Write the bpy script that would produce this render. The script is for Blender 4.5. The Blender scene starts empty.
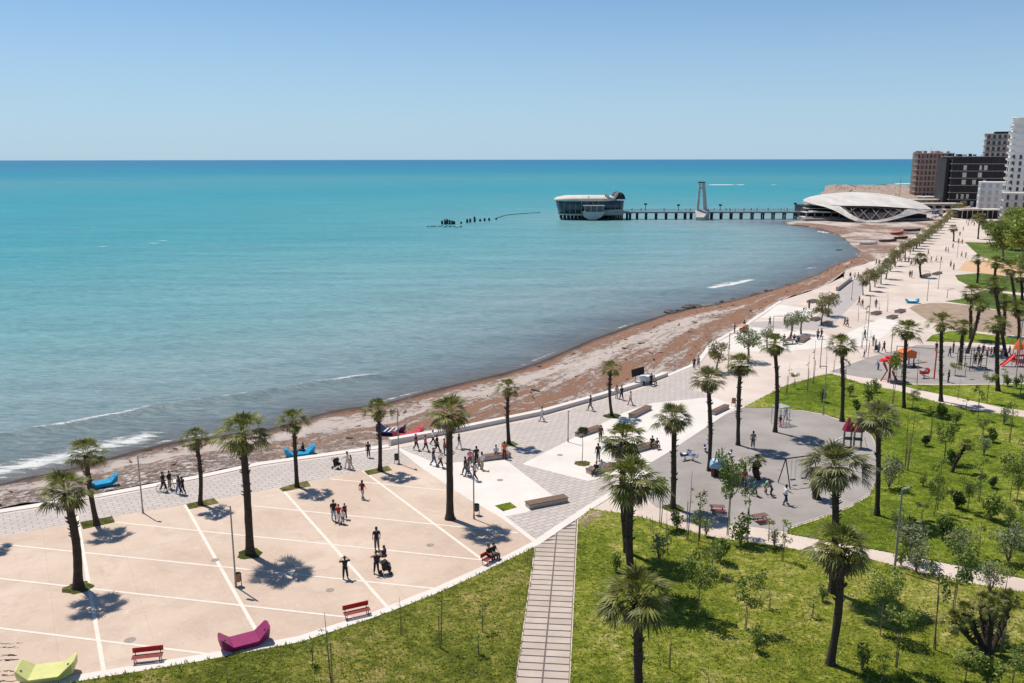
import bpy, bmesh, math, random
import numpy as np
from mathutils import Vector, Matrix
from mathutils.geometry import tessellate_polygon
R = math.radians
rnd = random.Random(7)
SC = bpy.context.scene
COL = SC.collection

# ------------------------------------------------------------------ camera
FPX, CX, CY, CAMH = 870.0, 512.0, 341.5, 29.0
PITCH = math.atan((CY - 159.4) / FPX)
ROLL = R(0.08)
cp, sp = math.cos(PITCH), math.sin(PITCH)
_r0, _u0, _f = Vector((1, 0, 0)), Vector((0, sp, cp)), Vector((0, cp, -sp))
_r = _r0 * math.cos(ROLL) - _u0 * math.sin(ROLL)
_u = _u0 * math.cos(ROLL) + _r0 * math.sin(ROLL)
def ray(px, py):
    return _r * ((px - CX) / FPX) + _f + _u * ((CY - py) / FPX)
def G(px, py, z=0.0):
    """point of the level z seen at a pixel of the photograph"""
    d = ray(px, py); t = (z - CAMH) / d.z
    return Vector((d.x * t, d.y * t, z))
def V(px, py, Y):
    """point at forward distance Y seen at a pixel"""
    d = ray(px, py); t = Y / d.y
    return Vector((d.x * t, Y, CAMH + d.z * t))
def topz(base, py):
    """height of a thing standing at base whose top is seen at row py"""
    lo, hi = -5.0, 80.0
    for _ in range(40):
        m = (lo + hi) / 2
        if P(Vector((base.x, base.y, m)))[1] > py: lo = m
        else: hi = m
    return lo
def P(p):
    q = p - Vector((0, 0, CAMH)); w = q.dot(_f)
    return CX + FPX * q.dot(_r) / w, CY - FPX * q.dot(_u) / w

cam = bpy.data.objects.new('camera', bpy.data.cameras.new('camera'))
COL.objects.link(cam)
cam.matrix_world = Matrix(((_r.x, _u.x, -_f.x, 0), (_r.y, _u.y, -_f.y, 0), (_r.z, _u.z, -_f.z, CAMH), (0, 0, 0, 1)))
cam.data.sensor_width = 36; cam.data.lens = 36 * FPX / 1024
cam.data.clip_start = 0.5; cam.data.clip_end = 120000
SC.camera = cam

# ------------------------------------------------------------------ materials
def nmat(name):
    m = bpy.data.materials.new(name); m.use_nodes = True
    nt = m.node_tree; b = nt.nodes['Principled BSDF']
    return m, nt, b
def nd(nt, typ, **kw):
    n = nt.nodes.new(typ)
    for k, v in kw.items():
        if k.startswith('i_'):
            key = k[2:]
            key = int(key) if key.isdigit() else key.replace('_', ' ')
            n.inputs[key].default_value = v
        else: setattr(n, k, v)
    return n
def ramp(nt, src, stops, interp='LINEAR'):
    r = nt.nodes.new('ShaderNodeValToRGB'); r.color_ramp.interpolation = interp
    e = r.color_ramp.elements
    while len(e) < len(stops): e.new(0.5)
    for el, (p, c) in zip(e, stops):
        el.position = p; el.color = (c[0], c[1], c[2], 1) if hasattr(c, '__len__') else (c, c, c, 1)
    nt.links.new(src, r.inputs[0]); return r.outputs[0]
def noise(nt, scale, detail=4, rough=.55, vec=None, dist=0.0):
    n = nd(nt, 'ShaderNodeTexNoise', i_Scale=scale, i_Detail=detail, i_Roughness=rough, i_Distortion=dist)
    if vec is None:
        vec = nd(nt, 'ShaderNodeTexCoord').outputs['Object']
    nt.links.new(vec, n.inputs['Vector']); return n.outputs['Fac']
def mix(nt, a, b, fac, blend='MIX'):
    m = nt.nodes.new('ShaderNodeMix'); m.data_type = 'RGBA'; m.blend_type = blend
    for s, v in ((m.inputs[0], fac), (m.inputs[6], a), (m.inputs[7], b)):
        if hasattr(v, 'is_linked') or hasattr(v, 'links'): nt.links.new(v, s)
        elif hasattr(v, '__len__'): s.default_value = (*v[:3], 1)
        else: s.default_value = v
    return m.outputs[2]
def mth(nt, op, a, b=0.0, c=None, clamp=False):
    m = nt.nodes.new('ShaderNodeMath'); m.operation = op; m.use_clamp = clamp
    for i, v in enumerate((a, b) if c is None else (a, b, c)):
        if hasattr(v, 'links'): nt.links.new(v, m.inputs[i])
        else: m.inputs[i].default_value = v
    return m.outputs[0]
def mapr(nt, v, a, b, c=0.0, d=1.0):
    m = nt.nodes.new('ShaderNodeMapRange'); m.clamp = True
    nt.links.new(v, m.inputs[0])
    for i, x in zip((1, 2, 3, 4), (a, b, c, d)): m.inputs[i].default_value = x
    return m.outputs[0]
def world_pos(nt):
    return nd(nt, 'ShaderNodeNewGeometry').outputs['Position']
def mapping(nt, vec, rot=0.0, scale=(1, 1, 1), loc=(0, 0, 0)):
    m = nt.nodes.new('ShaderNodeMapping'); nt.links.new(vec, m.inputs[0])
    m.inputs['Location'].default_value = loc
    m.inputs['Rotation'].default_value = (0, 0, rot); m.inputs['Scale'].default_value = scale
    return m.outputs[0]
def bump(nt, b, h, strength=.3, dist=.05):
    n = nd(nt, 'ShaderNodeBump', i_Strength=strength, i_Distance=dist)
    nt.links.new(h, n.inputs['Height']); nt.links.new(n.outputs[0], b.inputs['Normal'])
_mc = {}
def simple(name, col, rough=.7, var=.18, scale=6.0, metal=0.0, spec=.4, bmp=0.0):
    key = name
    if key in _mc: return _mc[key]
    m, nt, b = nmat(name)
    n = noise(nt, scale, 5, .6)
    lo = tuple(c * (1 - var) for c in col); hi = tuple(min(1, c * (1 + var)) for c in col)
    nt.links.new(ramp(nt, n, [(.3, lo), (.7, hi)]), b.inputs['Base Color'])
    b.inputs['Roughness'].default_value = rough; b.inputs['Metallic'].default_value = metal
    b.inputs['Specular IOR Level'].default_value = spec
    if bmp: bump(nt, b, noise(nt, scale * 4, 4), bmp, .03)
    _mc[key] = m; return m
def srgb(h):
    h = h.lstrip('#'); r = [int(h[i:i + 2], 16) / 255 for i in (0, 2, 4)]
    return tuple(x / 12.92 if x <= .04045 else ((x + .055) / 1.055) ** 2.4 for x in r)

# ------------------------------------------------------------------ objects
def tag(o, label=None, cat=None, group=None, kind=None):
    if label: o['label'] = label
    if cat: o['category'] = cat
    if group: o['group'] = group
    if kind: o['kind'] = kind
    return o
def thing(name, loc, rz=0.0, label=None, cat=None, group=None, scale=1.0):
    o = bpy.data.objects.new(name, None); o.empty_display_size = .2
    COL.objects.link(o); o.location = loc; o.rotation_euler = (0, 0, rz)
    o.scale = (scale,) * 3
    return tag(o, label, cat, group)
def clone(root, loc, rz=0.0, label=None, cat=None, group=None, scale=None):
    def rec(o, par):
        c = o.copy(); COL.objects.link(c); c.parent = par
        for ch in o.children: rec(ch, c)
        return c
    c = rec(root, None); c.location = loc; c.rotation_euler = (0, 0, rz)
    if scale is not None: c.scale = (scale,) * 3 if not hasattr(scale, '__len__') else scale
    return tag(c, label, cat, group)
class MB:
    """collects faces and links them as one mesh object"""
    def __init__(s): s.v = []; s.f = []; s.sm = False
    def add(s, vs, fs):
        n = len(s.v); s.v += [tuple(v) for v in vs]; s.f += [tuple(i + n for i in f) for f in fs]; return s
    def box(s, c, d, rz=0.0, ry=0.0):
        M = Matrix.Translation(c) @ Matrix.Rotation(rz, 4, 'Z') @ Matrix.Rotation(ry, 4, 'Y')
        vs = [M @ Vector((x * d[0] / 2, y * d[1] / 2, z * d[2] / 2)) for x in (-1, 1) for y in (-1, 1) for z in (-1, 1)]
        return s.add(vs, [(0, 1, 3, 2), (4, 6, 7, 5), (0, 4, 5, 1), (2, 3, 7, 6), (0, 2, 6, 4), (1, 5, 7, 3)])
    def tube(s, pts, rad, seg=8, cap=True):
        pts = [Vector(p) for p in pts]; n = len(pts)
        rr = rad if hasattr(rad, '__len__') else [rad] * n
        vs = []; fs = []
        for i, p in enumerate(pts):
            t = (pts[min(i + 1, n - 1)] - pts[max(i - 1, 0)]).normalized()
            a = t.orthogonal().normalized() if abs(t.z) < .99 else Vector((1, 0, 0))
            a = (a - t * a.dot(t)).normalized(); b = t.cross(a)
            if i and False: pass
            for k in range(seg):
                an = 2 * math.pi * k / seg
                vs.append(p + (a * math.cos(an) + b * math.sin(an)) * rr[i])
        for i in range(n - 1):
            for k in range(seg):
                k2 = (k + 1) % seg
                fs.append((i * seg + k, i * seg + k2, (i + 1) * seg + k2, (i + 1) * seg + k))
        if cap:
            fs.append(tuple(range(seg - 1, -1, -1))); fs.append(tuple((n - 1) * seg + k for k in range(seg)))
        return s.add(vs, fs)
    def lathe(s, prof, c=(0, 0, 0), seg=14, sx=1.0, sy=1.0):
        vs = []; fs = []; c = Vector(c); n = len(prof)
        for r, z in prof:
            for k in range(seg):
                an = 2 * math.pi * k / seg
                vs.append(c + Vector((r * math.cos(an) * sx, r * math.sin(an) * sy, z)))
        for i in range(n - 1):
            for k in range(seg):
                k2 = (k + 1) % seg
                fs.append((i * seg + k, i * seg + k2, (i + 1) * seg + k2, (i + 1) * seg + k))
        fs.append(tuple(range(seg - 1, -1, -1))); fs.append(tuple((n - 1) * seg + k for k in range(seg)))
        return s.add(vs, fs)
    def prism(s, poly, axis, a, b):
        """2-d outline extruded along an axis from a to b"""
        n = len(poly)
        def pt(u, v, w): return {'x': (w, u, v), 'y': (u, w, v), 'z': (u, v, w)}[axis]
        vs = [pt(u, v, a) for u, v in poly] + [pt(u, v, b) for u, v in poly]
        fs = [(i, (i + 1) % n, n + (i + 1) % n, n + i) for i in range(n)]
        tris = tessellate_polygon([[Vector((u, v, 0)) for u, v in poly]])
        fs += [tuple(t) for t in tris] + [tuple(n + i for i in t[::-1]) for t in tris]
        return s.add(vs, fs)
    def build(s, name, mat, parent=None, smooth=False, bevel=0.0):
        me = bpy.data.meshes.new(name); me.from_pydata(s.v, [], s.f); me.validate(); me.update()
        bm = bmesh.new(); bm.from_mesh(me); bmesh.ops.recalc_face_normals(bm, faces=bm.faces)
        if bevel: bmesh.ops.bevel(bm, geom=bm.edges[:], offset=bevel, segments=1, affect='EDGES', clamp_overlap=True)
        bm.to_mesh(me); bm.free()
        if smooth: me.polygons.foreach_set('use_smooth', [True] * len(me.polygons))
        for m in (mat if isinstance(mat, (list, tuple)) else [mat]): me.materials.append(m)
        return link(name, me, parent)
def link(name, me, parent=None, mat=None):
    o = bpy.data.objects.new(name, me); COL.objects.link(o); o.parent = parent
    if mat is not None:
        o.material_slots[0].link = 'OBJECT'; o.material_slots[0].material = mat
    return o
def sheet(name, pts, z, mat, kind='structure', thick=0.0):
    """a flat polygon on the ground, corners given as seen in the photograph"""
    P3 = [G(x, y, z) for x, y in pts]
    # make orientation upward
    tris = tessellate_polygon([P3])
    vs = [tuple(p) for p in P3]; fs = [tuple(t) for t in tris]
    n = len(vs)
    if thick:
        vs += [(p.x, p.y, z - thick) for p in P3]
        fs += [(i, (i + 1) % n, n + (i + 1) % n, n + i) for i in range(n)]
    me = bpy.data.meshes.new(name); me.from_pydata(vs, [], fs); me.update()
    for p in me.polygons:
        pass
    bm = bmesh.new(); bm.from_mesh(me)
    for f in bm.faces:
        f.normal_update()
        if len(f.verts) == 3 and f.normal.z < 0: f.normal_flip()
    bm.to_mesh(me); bm.free()
    me.materials.append(mat)
    o = link(name, me); tag(o, kind=kind); return o
ORD = 'first second third fourth fifth sixth seventh eighth ninth tenth eleventh twelfth thirteenth fourteenth fifteenth sixteenth seventeenth eighteenth nineteenth twentieth'.split()
for t_ in ('twenty', 'thirty'):
    ORD += [t_ + '-' + w for w in ORD[:9]] + (['thirtieth'] if t_ == 'twenty' else [])

# ------------------------------------------------------------------ light
SUN_EL, SUN_AZ = R(64), math.atan2(0.69, -0.72)      # direction towards the sun
sv = Vector((math.cos(SUN_EL) * math.cos(SUN_AZ), math.cos(SUN_EL) * math.sin(SUN_AZ), math.sin(SUN_EL)))
sl = bpy.data.lights.new('sun', 'SUN'); sl.energy = 4.75; sl.angle = R(.5); sl.color = (1, .95, .87)
so = bpy.data.objects.new('sun', sl); COL.objects.link(so); so.rotation_euler = sv.to_track_quat('Z', 'Y').to_euler()
so.location = (-40, 60, 120)
W = bpy.data.worlds.new('World'); SC.world = W; W.use_nodes = True
nt = W.node_tree; bg = nt.nodes['Background']
sky = nt.nodes.new('ShaderNodeTexSky'); sky.sky_type = 'NISHITA'; sky.sun_disc = False
sky.sun_elevation = SUN_EL; sky.sun_rotation = math.pi / 2 - SUN_AZ
sky.air_density = 1.0; sky.dust_density = 0.2; sky.ozone_density = 4.0; sky.altitude = 2000
# pale sea air close to the horizon
sz_ = nt.nodes.new('ShaderNodeSeparateXYZ'); tc_ = nt.nodes.new('ShaderNodeTexCoord'); nt.links.new(tc_.outputs['Generated'], sz_.inputs[0])
hz_ = mapr(nt, sz_.outputs[2], 0.0, .20, .9, 0.0)
nt.links.new(mix(nt, mix(nt, sky.outputs[0], (.93, 1.06, 1.09), 1.0, 'MULTIPLY'), (4.1, 5.7, 7.2), hz_), bg.inputs[0]); bg.inputs[1].default_value = 0.103
SC.view_settings.view_transform = 'Standard'; SC.view_settings.look = 'None'
SC.view_settings.exposure = 0.0; SC.view_settings.gamma = 1
SC.cycles.max_bounces = 6; SC.cycles.transparent_max_bounces = 8
SEARAMP = [(.0, (.12, .105, .09)), (.17, (.13, .155, .165)), (.33, (.195, .285, .295)), (.42, (.14, .30, .31)), (.50, (.06, .27, .295)), (.58, (.02, .248, .285)), (.645, (.05, .245, .275)), (.69, (0, .20, .27)), (.80, (0, .145, .26)), (.95, (.01, .14, .26))]
# ================================================================== GROUND, BEACH, WATER
WZ = -1.3
SHORE = [(-900, 690), (-400, 570), (-120, 515), (0, 484), (50, 473), (102, 459), (178, 441), (262, 430), (332, 411), (384, 403), (440, 388), (527, 366), (588, 341), (624, 328), (660, 316), (693, 308), (721, 303), (773, 290), (816, 275), (838, 264),
         (857, 257), (860, 251), (852, 246), (845, 239), (835, 233), (822, 229), (808, 226), (790, 224.5), (786, 222.6), (800, 220.5), (806, 214), (803, 206), (808, 196), (824, 191), (812, 188.5), (822, 185.5), (850, 183.2), (880, 184.5), (905, 189), (925, 189), (960, 180), (1100, 174), (1500, 170)]
SEAEDGE = [(-900, 735), (-400, 610), (-120, 543), (0, 512), (100, 496), (200, 477), (260, 464), (392, 446), (460, 432), (545, 414), (640, 386), (700, 362), (714, 342), (750, 322), (783, 300), (811, 291), (828, 284), (843, 277), (846, 270),
           (884, 257.5), (892, 250), (905, 243), (915, 236), (925, 228.5), (934, 222.5)]
shore_w = [G(x, y, WZ) for x, y in SHORE[:29]]

# --- concrete promenade (the base of everything inland)
mP, nt, b = nmat('pale_concrete')
pos = world_pos(nt)
c1 = ramp(nt, noise(nt, .12, 5, .6, pos), [(.36, (.55, .44, .365)), (.64, (.66, .55, .465))])
c1 = mix(nt, c1, (.46, .37, .31), mapr(nt, noise(nt, .9, 6, .7, pos), .56, .8), 'MIX')
br = nd(nt, 'ShaderNodeTexBrick', offset=0.0, i_Scale=1.0, i_Mortar_Size=.02, i_Brick_Width=4.0, i_Row_Height=4.0)
nt.links.new(mapping(nt, pos, R(-32)), br.inputs['Vector'])
c1 = mix(nt, c1, (.42, .35, .3), mth(nt, 'MULTIPLY', br.outputs['Fac'], .5))
nt.links.new(c1, b.inputs['Base Color']); b.inputs['Roughness'].default_value = .8
# ground polygon extends far inland
inl = SEAEDGE + [(945, 213), (958, 203), (968, 196), (975, 192), (1500, 185), (1900, 300), (2200, 640), (1500, 1100), (-900, 1100)]
sheet('promenade', inl, 0.0, mP, thick=1.0)

# --- white slabs, plaza
mW, nt, b = nmat('white_slab'); pos = world_pos(nt)
c1 = ramp(nt, noise(nt, .3, 5, .6, pos), [(.3, (.645, .575, .51)), (.7, (.735, .67, .605))])
nt.links.new(c1, b.inputs['Base Color']); b.inputs['Roughness'].default_value = .75
mB, nt, b = nmat('beige_plaza'); pos = world_pos(nt)
c1 = ramp(nt, noise(nt, .09, 6, .62, pos), [(.36, (.51, .375, .28)), (.64, (.635, .49, .38))])
c1 = mix(nt, c1, (.43, .315, .235), mapr(nt, noise(nt, .35, 8, .8, pos, .5), .50, .72, 0, .75))
c1 = mix(nt, c1, (.72, .60, .50), mapr(nt, noise(nt, 1.7, 8, .8, pos, 1.0), .54, .72, 0, .6))
jb = nd(nt, 'ShaderNodeTexBrick', offset=0.0, i_Scale=1.0, i_Mortar_Size=.022, i_Brick_Width=5.2, i_Row_Height=5.2); nt.links.new(mapping(nt, pos, R(-30)), jb.inputs['Vector'])
c1 = mix(nt, c1, (.36, .27, .2), mth(nt, 'MULTIPLY', jb.outputs['Fac'], .35))
c1 = mix(nt, c1, (.40, .30, .22), mapr(nt, noise(nt, .9, 9, .85, mapping(nt, pos, R(40), (.3, 1.6, 1)), .8), .58, .74, 0, .5))
vo = nd(nt, 'ShaderNodeTexVoronoi', i_Scale=.55); nt.links.new(pos, vo.inputs['Vector'])
c1 = mix(nt, c1, (.30, .24, .20), mapr(nt, vo.outputs['Distance'], .045, .02, 0, .5))
nt.links.new(c1, b.inputs['Base Color']); b.inputs['Roughness'].default_value = .8
bump(nt, b, noise(nt, 8, 6, .7, pos), .15, .02)
PLAZA = [(-900, 760), (-400, 625), (-100, 556), (0, 536), (66, 524.5), (116, 516), (191, 504), (279, 487.5), (363, 470.5), (390, 464.5), (410, 462), (424, 469), (471, 500), (503, 518), (534, 543), (512, 553), (480, 568), (437, 588),
         (375, 612.5), (300, 637), (200, 656.5), (70, 678), (-60, 702), (-400, 770)]
sheet('plaza', PLAZA, 0.008, mB)
# curb band between plaza and lawn
def strip(name, pts, w, z, mat, thick=0.0, closed=False, kind='structure'):
    Q = [G(x, y, 0) for x, y in pts]; L = []; Rr = []
    for i, p in enumerate(Q):
        t = (Q[min(i + 1, len(Q) - 1)] - Q[max(i - 1, 0)]).normalized(); n = Vector((-t.y, t.x, 0))
        L.append(p + n * w / 2); Rr.append(p - n * w / 2)
    m = MB(); n = len(Q)
    vs = [(p.x, p.y, z) for p in L] + [(p.x, p.y, z) for p in Rr]
    m.add(vs, [(i, n + i, n + i + 1, i + 1) for i in range(n - 1)])
    if thick:
        vs2 = [(p.x, p.y, z - thick) for p in L] + [(p.x, p.y, z - thick) for p in Rr]
        m.v += vs2
        for i in range(n - 1):
            m.f.append((i, i + 1, 2 * n + i + 1, 2 * n + i)); m.f.append((n + i, n + i + 1, 3 * n + i + 1, 3 * n + i))
        m.f.append((0, n, 3 * n, 2 * n)); m.f.append((n - 1, 2 * n - 1, 4 * n - 1, 3 * n - 1))
    o = m.build(name, mat); tag(o, kind=kind)
    me = o.data
    return o
strip('plaza_edging', [(-400, 772), (-60, 704), (70, 680), (200, 658.5), (300, 639.5), (375, 615), (437, 590.5), (480, 571), (512, 556), (536, 543.5), (560, 527), (592, 506), (620, 489), (648, 470)], .72, .05, mW, .08)
strip('plaza_edging', [(399, 448.5), (424, 468), (471, 499), (503, 517), (536, 542)], .45, .016, mW)
# white lines across the plaza
lines = MB()
def pline(m, a, b2, w=.3, z=.013):
    p, q = G(*a), G(*b2); t = (q - p).normalized(); n = Vector((-t.y, t.x, 0)) * w / 2
    m.add([(v.x, v.y, z) for v in (p + n, p - n, q - n, q + n)], [(0, 1, 2, 3)])
for a, c in (((77, 516), (104, 672)), ((185, 504.5), (258, 634)), ((280, 487), (388, 608)), ((363, 471), (488, 564))): pline(lines, a, c, .24, .014)
for a, c in (((253, 506), (518, 533)), ((112, 522), (490, 561)), ((-60, 538), (437, 589)), ((-60, 572), (353, 618)), ((-100, 616), (215, 655)), ((330, 479), (460, 492))): pline(lines, a, c, .19, .018)
o = lines.build('plaza_lines', simple('line_paving', (.74, .65, .55), .8, .08, 1.5)); tag(o, kind='structure')

# --- brick pavers along the sea
mBr, nt, b = nmat('grey_pavers'); pos = world_pos(nt)
rotv = mapping(nt, pos, R(-33))
wv = nd(nt, 'ShaderNodeTexNoise', i_Scale=.25, i_Detail=2.0); nt.links.new(pos, wv.inputs['Vector'])
br = nd(nt, 'ShaderNodeTexBrick', offset=.5, i_Scale=1.0, i_Mortar_Size=.05, i_Mortar_Smooth=.3, i_Brick_Width=.95, i_Row_Height=.5, i_Bias=.1)
nt.links.new(rotv, br.inputs['Vector'])
br.inputs['Color1'].default_value = (.47, .40, .355, 1); br.inputs['Color2'].default_value = (.53, .46, .41, 1); br.inputs['Mortar'].default_value = (.32, .27, .24, 1)
c1 = mix(nt, br.outputs['Color'], (.36, .31, .29), mapr(nt, noise(nt, .22, 5, .65, pos), .5, .78, 0, .5))
nt.links.new(c1, b.inputs['Base Color']); b.inputs['Roughness'].default_value = .8
bump(nt, b, mth(nt, 'SUBTRACT', 1.0, br.outputs['Fac']), .25, .02)
BP = [(-900, 728), (-400, 606), (-120, 540), (0, 515), (100, 499), (200, 480), (260, 467), (392, 449), (460, 435), (545, 417), (640, 389), (697, 366), (690, 388), (720, 400), (660, 450), (640, 480), (592, 507), (537, 542), (503, 520),
      (471, 502), (424, 471), (400, 466), (300, 488), (191, 508), (0, 542), (-400, 640), (-900, 790)]
sheet('paver_strip', BP, 0.004, mBr)
sheet('white_slab', [(400, 449), (404, 450), (440, 465), (453, 462.5), (506, 460), (556, 498), (526, 512.6), (503, 517), (471, 498), (424, 467)], .013, mW)
sheet('white_slab', [(522, 464), (575, 437), (625, 412), (652, 403), (712, 397), (738, 406), (691, 437), (667, 453), (645, 466), (620, 474), (588, 481), (560, 474)], .013, mW)
for pts in ([(714, 344), (750, 327), (824, 333), (838, 346), (790, 351), (730, 352)], [(760, 318), (778, 304), (812, 309), (818, 318)], [(843, 347), (870, 345), (905, 322), (880, 318), (845, 334)]):
    sheet('white_slab', pts, .007, mW)
mGr = simple('grey_rubber_paving', (.30, .27, .26), .85, .07, .5)
mGr2 = simple('grey_path', (.42, .37, .345), .85, .08, .4)
sheet('grey_paving', [(838, 291), (854, 279), (864, 280), (861, 296), (845, 312), (830, 328), (815, 330), (752, 327), (748, 322), (812, 320), (826, 308)], .009, mGr2)
# playground surfaces
mPl, nt, b = nmat('playground_rubber'); pos = world_pos(nt)
c1 = ramp(nt, noise(nt, .2, 5, .65, pos), [(.36, (.27, .235, .21)), (.64, (.36, .32, .29))])
c1 = mix(nt, c1, (.20, .18, .17), mapr(nt, noise(nt, .8, 6, .7, pos, .5), .55, .8, 0, .5))
c1 = mix(nt, c1, (.38, .35, .33), mapr(nt, noise(nt, 22, 2, .5, pos), .6, .72, 0, .35))
nt.links.new(c1, b.inputs['Base Color']); b.inputs['Roughness'].default_value = .9
PG1 = [(742, 408), (722, 416), (691, 435), (667, 451), (648, 463), (640, 478), (642, 495), (656, 507), (681, 513), (722, 523), (760, 527.5), (788, 532), (787, 528), (814, 519), (847, 507), (869, 494), (876, 479), (879, 452), (871, 436), (855, 426), (823, 415), (802, 411), (771, 409)]
PG2 = [(830, 371.5), (870, 357), (917, 345), (970, 346), (1024, 350), (1200, 362), (1200, 394), (1024, 383), (960, 384), (912, 383.5), (885, 380), (860, 377)]
sheet('playground_floor', PG1, .012, mPl); sheet('playground_floor', PG2, .012, mPl)
strip('playground_edging', PG1[-12:] + PG1[:1], .14, .03, mGr2, .03)

# --- plank walkway
mPk, nt, b = nmat('walkway_boards'); pos = world_pos(nt)
c1 = ramp(nt, noise(nt, .7, 5, .7, pos), [(.3, (.44, .35, .285)), (.7, (.58, .475, .395))])
oi = nd(nt, 'ShaderNodeNewGeometry').outputs['Random Per Island']
c1 = mix(nt, c1, (.38, .30, .24), mth(nt, 'MULTIPLY', oi, .6))
nt.links.new(c1, b.inputs['Base Color']); b.inputs['Roughness'].default_value = .75
sheet('walkway', [(510, 720), (515.7, 683), (536, 545), (577, 519), (577, 521), (569, 683), (566, 740), (504, 760)], .012, simple('dark_joint', (.15, .12, .11), .9))
pk = MB()
pa, pb = G(515.7, 683), G(536, 546); qa, qb = G(569, 683), G(577, 521)
dr = (pb - pa).normalized(); w = (qa - pa) - dr * (qa - pa).dot(dr); wn = w.normalized(); W2 = w.length
def smax(w_):
    lo, hi = -9.0, 40.0
    for _ in range(30):
        md = (lo + hi) / 2; x_, y_ = P(pa + dr * md + wn * w_)
        if y_ > 543.5 - (x_ - 536) * .62: lo = md
        else: hi = md
    return lo
n = 0; s0 = -9.0
while s0 < 24:
    for a, c in ((.03, W2 * .5 - .05), (W2 * .5 + .05, W2 - .03)):
        p0 = pa + dr * s0 + wn * a; p1 = pa + dr * s0 + wn * c
        l = .62
        # stop at the slanted plaza edging
        l0, l1 = min(l, smax(a) - s0), min(l, smax(c) - s0)
        if max(l0, l1) <= 0: continue
        vs = [p0, p1, p1 + dr * max(l1, 0), p0 + dr * max(l0, 0)]
        if l0 <= 0: k_ = l1 / (l1 - l0); vs = [p1 - wn * (c - a) * k_, p1, p1 + dr * l1, p1 - wn * (c - a) * k_]
        pk.add([(v.x, v.y, .014) for v in vs] + [(v.x, v.y, .04) for v in vs], [(4, 5, 6, 7), (0, 1, 5, 4), (1, 2, 6, 5), (2, 3, 7, 6), (3, 0, 4, 7)])
    s0 += .74
o = pk.build('walkway_boards', mPk); tag(o, kind='structure')

# --- lawns
def lawn_mat(name, ca, cb, dry, dryamt, sc=1.0):
    """dark, mid, yellowish and dry grass mottled at several scales"""
    m, nt, b = nmat(name); pos = world_pos(nt)
    big = noise(nt, .10 * sc, 4, .6, mapping(nt, pos, 0, (1, .7, 1), (3, 9, 0)), .5)
    med = noise(nt, .75 * sc, 8, .74, pos, .7)
    f = mth(nt, 'ADD', mth(nt, 'MULTIPLY', mth(nt, 'SUBTRACT', big, .5), .9), med)
    f = mth(nt, 'ADD', f, dryamt)
    mid = tuple((x + y) / 2 for x, y in zip(ca, cb)); yel = tuple(x * .55 + y * .45 for x, y in zip(cb, dry))
    c = ramp(nt, f, [(.34, tuple(x * .72 for x in ca)), (.44, ca), (.51, mid), (.58, cb), (.66, yel), (.80, dry)])
    fine = noise(nt, 3.4, 8, .82, mapping(nt, pos, R(8), (.75, 1.2, 1)), 1.0)
    c = mix(nt, c, ramp(nt, fine, [(.38, (.28, .32, .26)), (.47, (.75, .78, .7)), (.54, (1.1, 1.06, 1.0)), (.62, (1.9, 1.7, 1.8))]), 1.0, 'MULTIPLY')
    nt.links.new(c, b.inputs['Base Color']); b.inputs['Roughness'].default_value = .95; b.inputs['Specular IOR Level'].default_value = .1
    bump(nt, b, noise(nt, 5, 8, .85, pos, 1.0), .9, .18)
    return m
mL1 = lawn_mat('lawn_dry_green', (.12, .145, .02), (.225, .235, .038), (.44, .34, .14), .03)
mL2 = lawn_mat('lawn_green', (.145, .19, .018), (.26, .285, .038), (.47, .41, .15), .05)
mL3 = lawn_mat('lawn_fresh', (.135, .195, .016), (.22, .275, .03), (.43, .39, .12), .01)
mL4 = lawn_mat('lawn_far', (.09, .14, .03), (.14, .20, .04), (.24, .23, .08), -.04)
L1 = [(-60, 706), (70, 682.5), (200, 661), (300, 642), (375, 617), (440, 592.5), (512, 558), (534, 547.5), (514.5, 683), (503, 760), (420, 900), (-400, 900), (-400, 775)]
L2 = [(578, 521), (591, 509), (615, 512), (645, 518), (669, 525), (712, 537), (774, 545), (800, 550), (864, 557), (916, 572), (964, 582), (1024, 592), (1200, 627), (1500, 700), (1500, 900), (560, 900), (566, 760), (570, 683)]
L3 = [(744, 407.5), (784, 386), (818, 376), (831, 373.5), (860, 383), (903, 392), (937, 402), (973, 410), (1024, 417), (1200, 440), (1500, 480), (1500, 660), (1200, 607), (1024, 578), (937, 561), (874, 549), (787, 533), (788, 529.5), (815, 520.5), (849, 508), (870, 495.5), (877.5, 479), (880.5, 452), (872, 434.5), (856, 424.5), (824, 413.5), (802, 409.8), (771, 407.8)]
L4 = [(890, 381.5), (912, 384.5), (960, 385), (1024, 384), (1200, 395), (1200, 432), (1024, 410), (997, 406), (957, 397), (916, 389)]
L5 = [(926, 341), (932, 335), (950, 331), (976, 333), (1024, 339), (1200, 350), (1200, 360), (1024, 345), (970, 342)]
L6 = [(945, 301), (960, 299), (984, 290), (1024, 296), (1200, 310), (1200, 328), (1024, 314), (966, 304)]
L7 = [(955, 275), (958, 280), (966, 284), (980, 288), (1024, 293), (1200, 306), (1200, 290), (1024, 278), (980, 273)]
L8 = [(965, 242), (972, 249), (980, 256), (1000, 262), (1040, 262), (1100, 250), (1100, 240), (1040, 242), (1000, 243)]
for L, m in ((L1, mL1), (L2, mL2), (L3, mL3), (L4, mL3), (L5, mL3), (L6, mL4), (L7, mL4), (L8, mL4)): sheet('lawn', L, .05, m, thick=.09)
mSoil = simple('dry_soil', (.33, .235, .165), .95, .22, .5)
sheet('bare_soil', [(909, 308), (915, 305), (930, 303), (945, 303), (966, 305), (1024, 315), (1200, 329), (1200, 347), (1024, 336), (976, 331), (950, 329), (926, 319)], .03, mSoil, thick=.05)
sheet('sandy_court', [(958, 270), (966, 261), (990, 260), (1060, 266), (1060, 278), (1000, 275), (975, 272)], .03, simple('orange_sand', (.60, .38, .22), .9), thick=.05)
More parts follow.
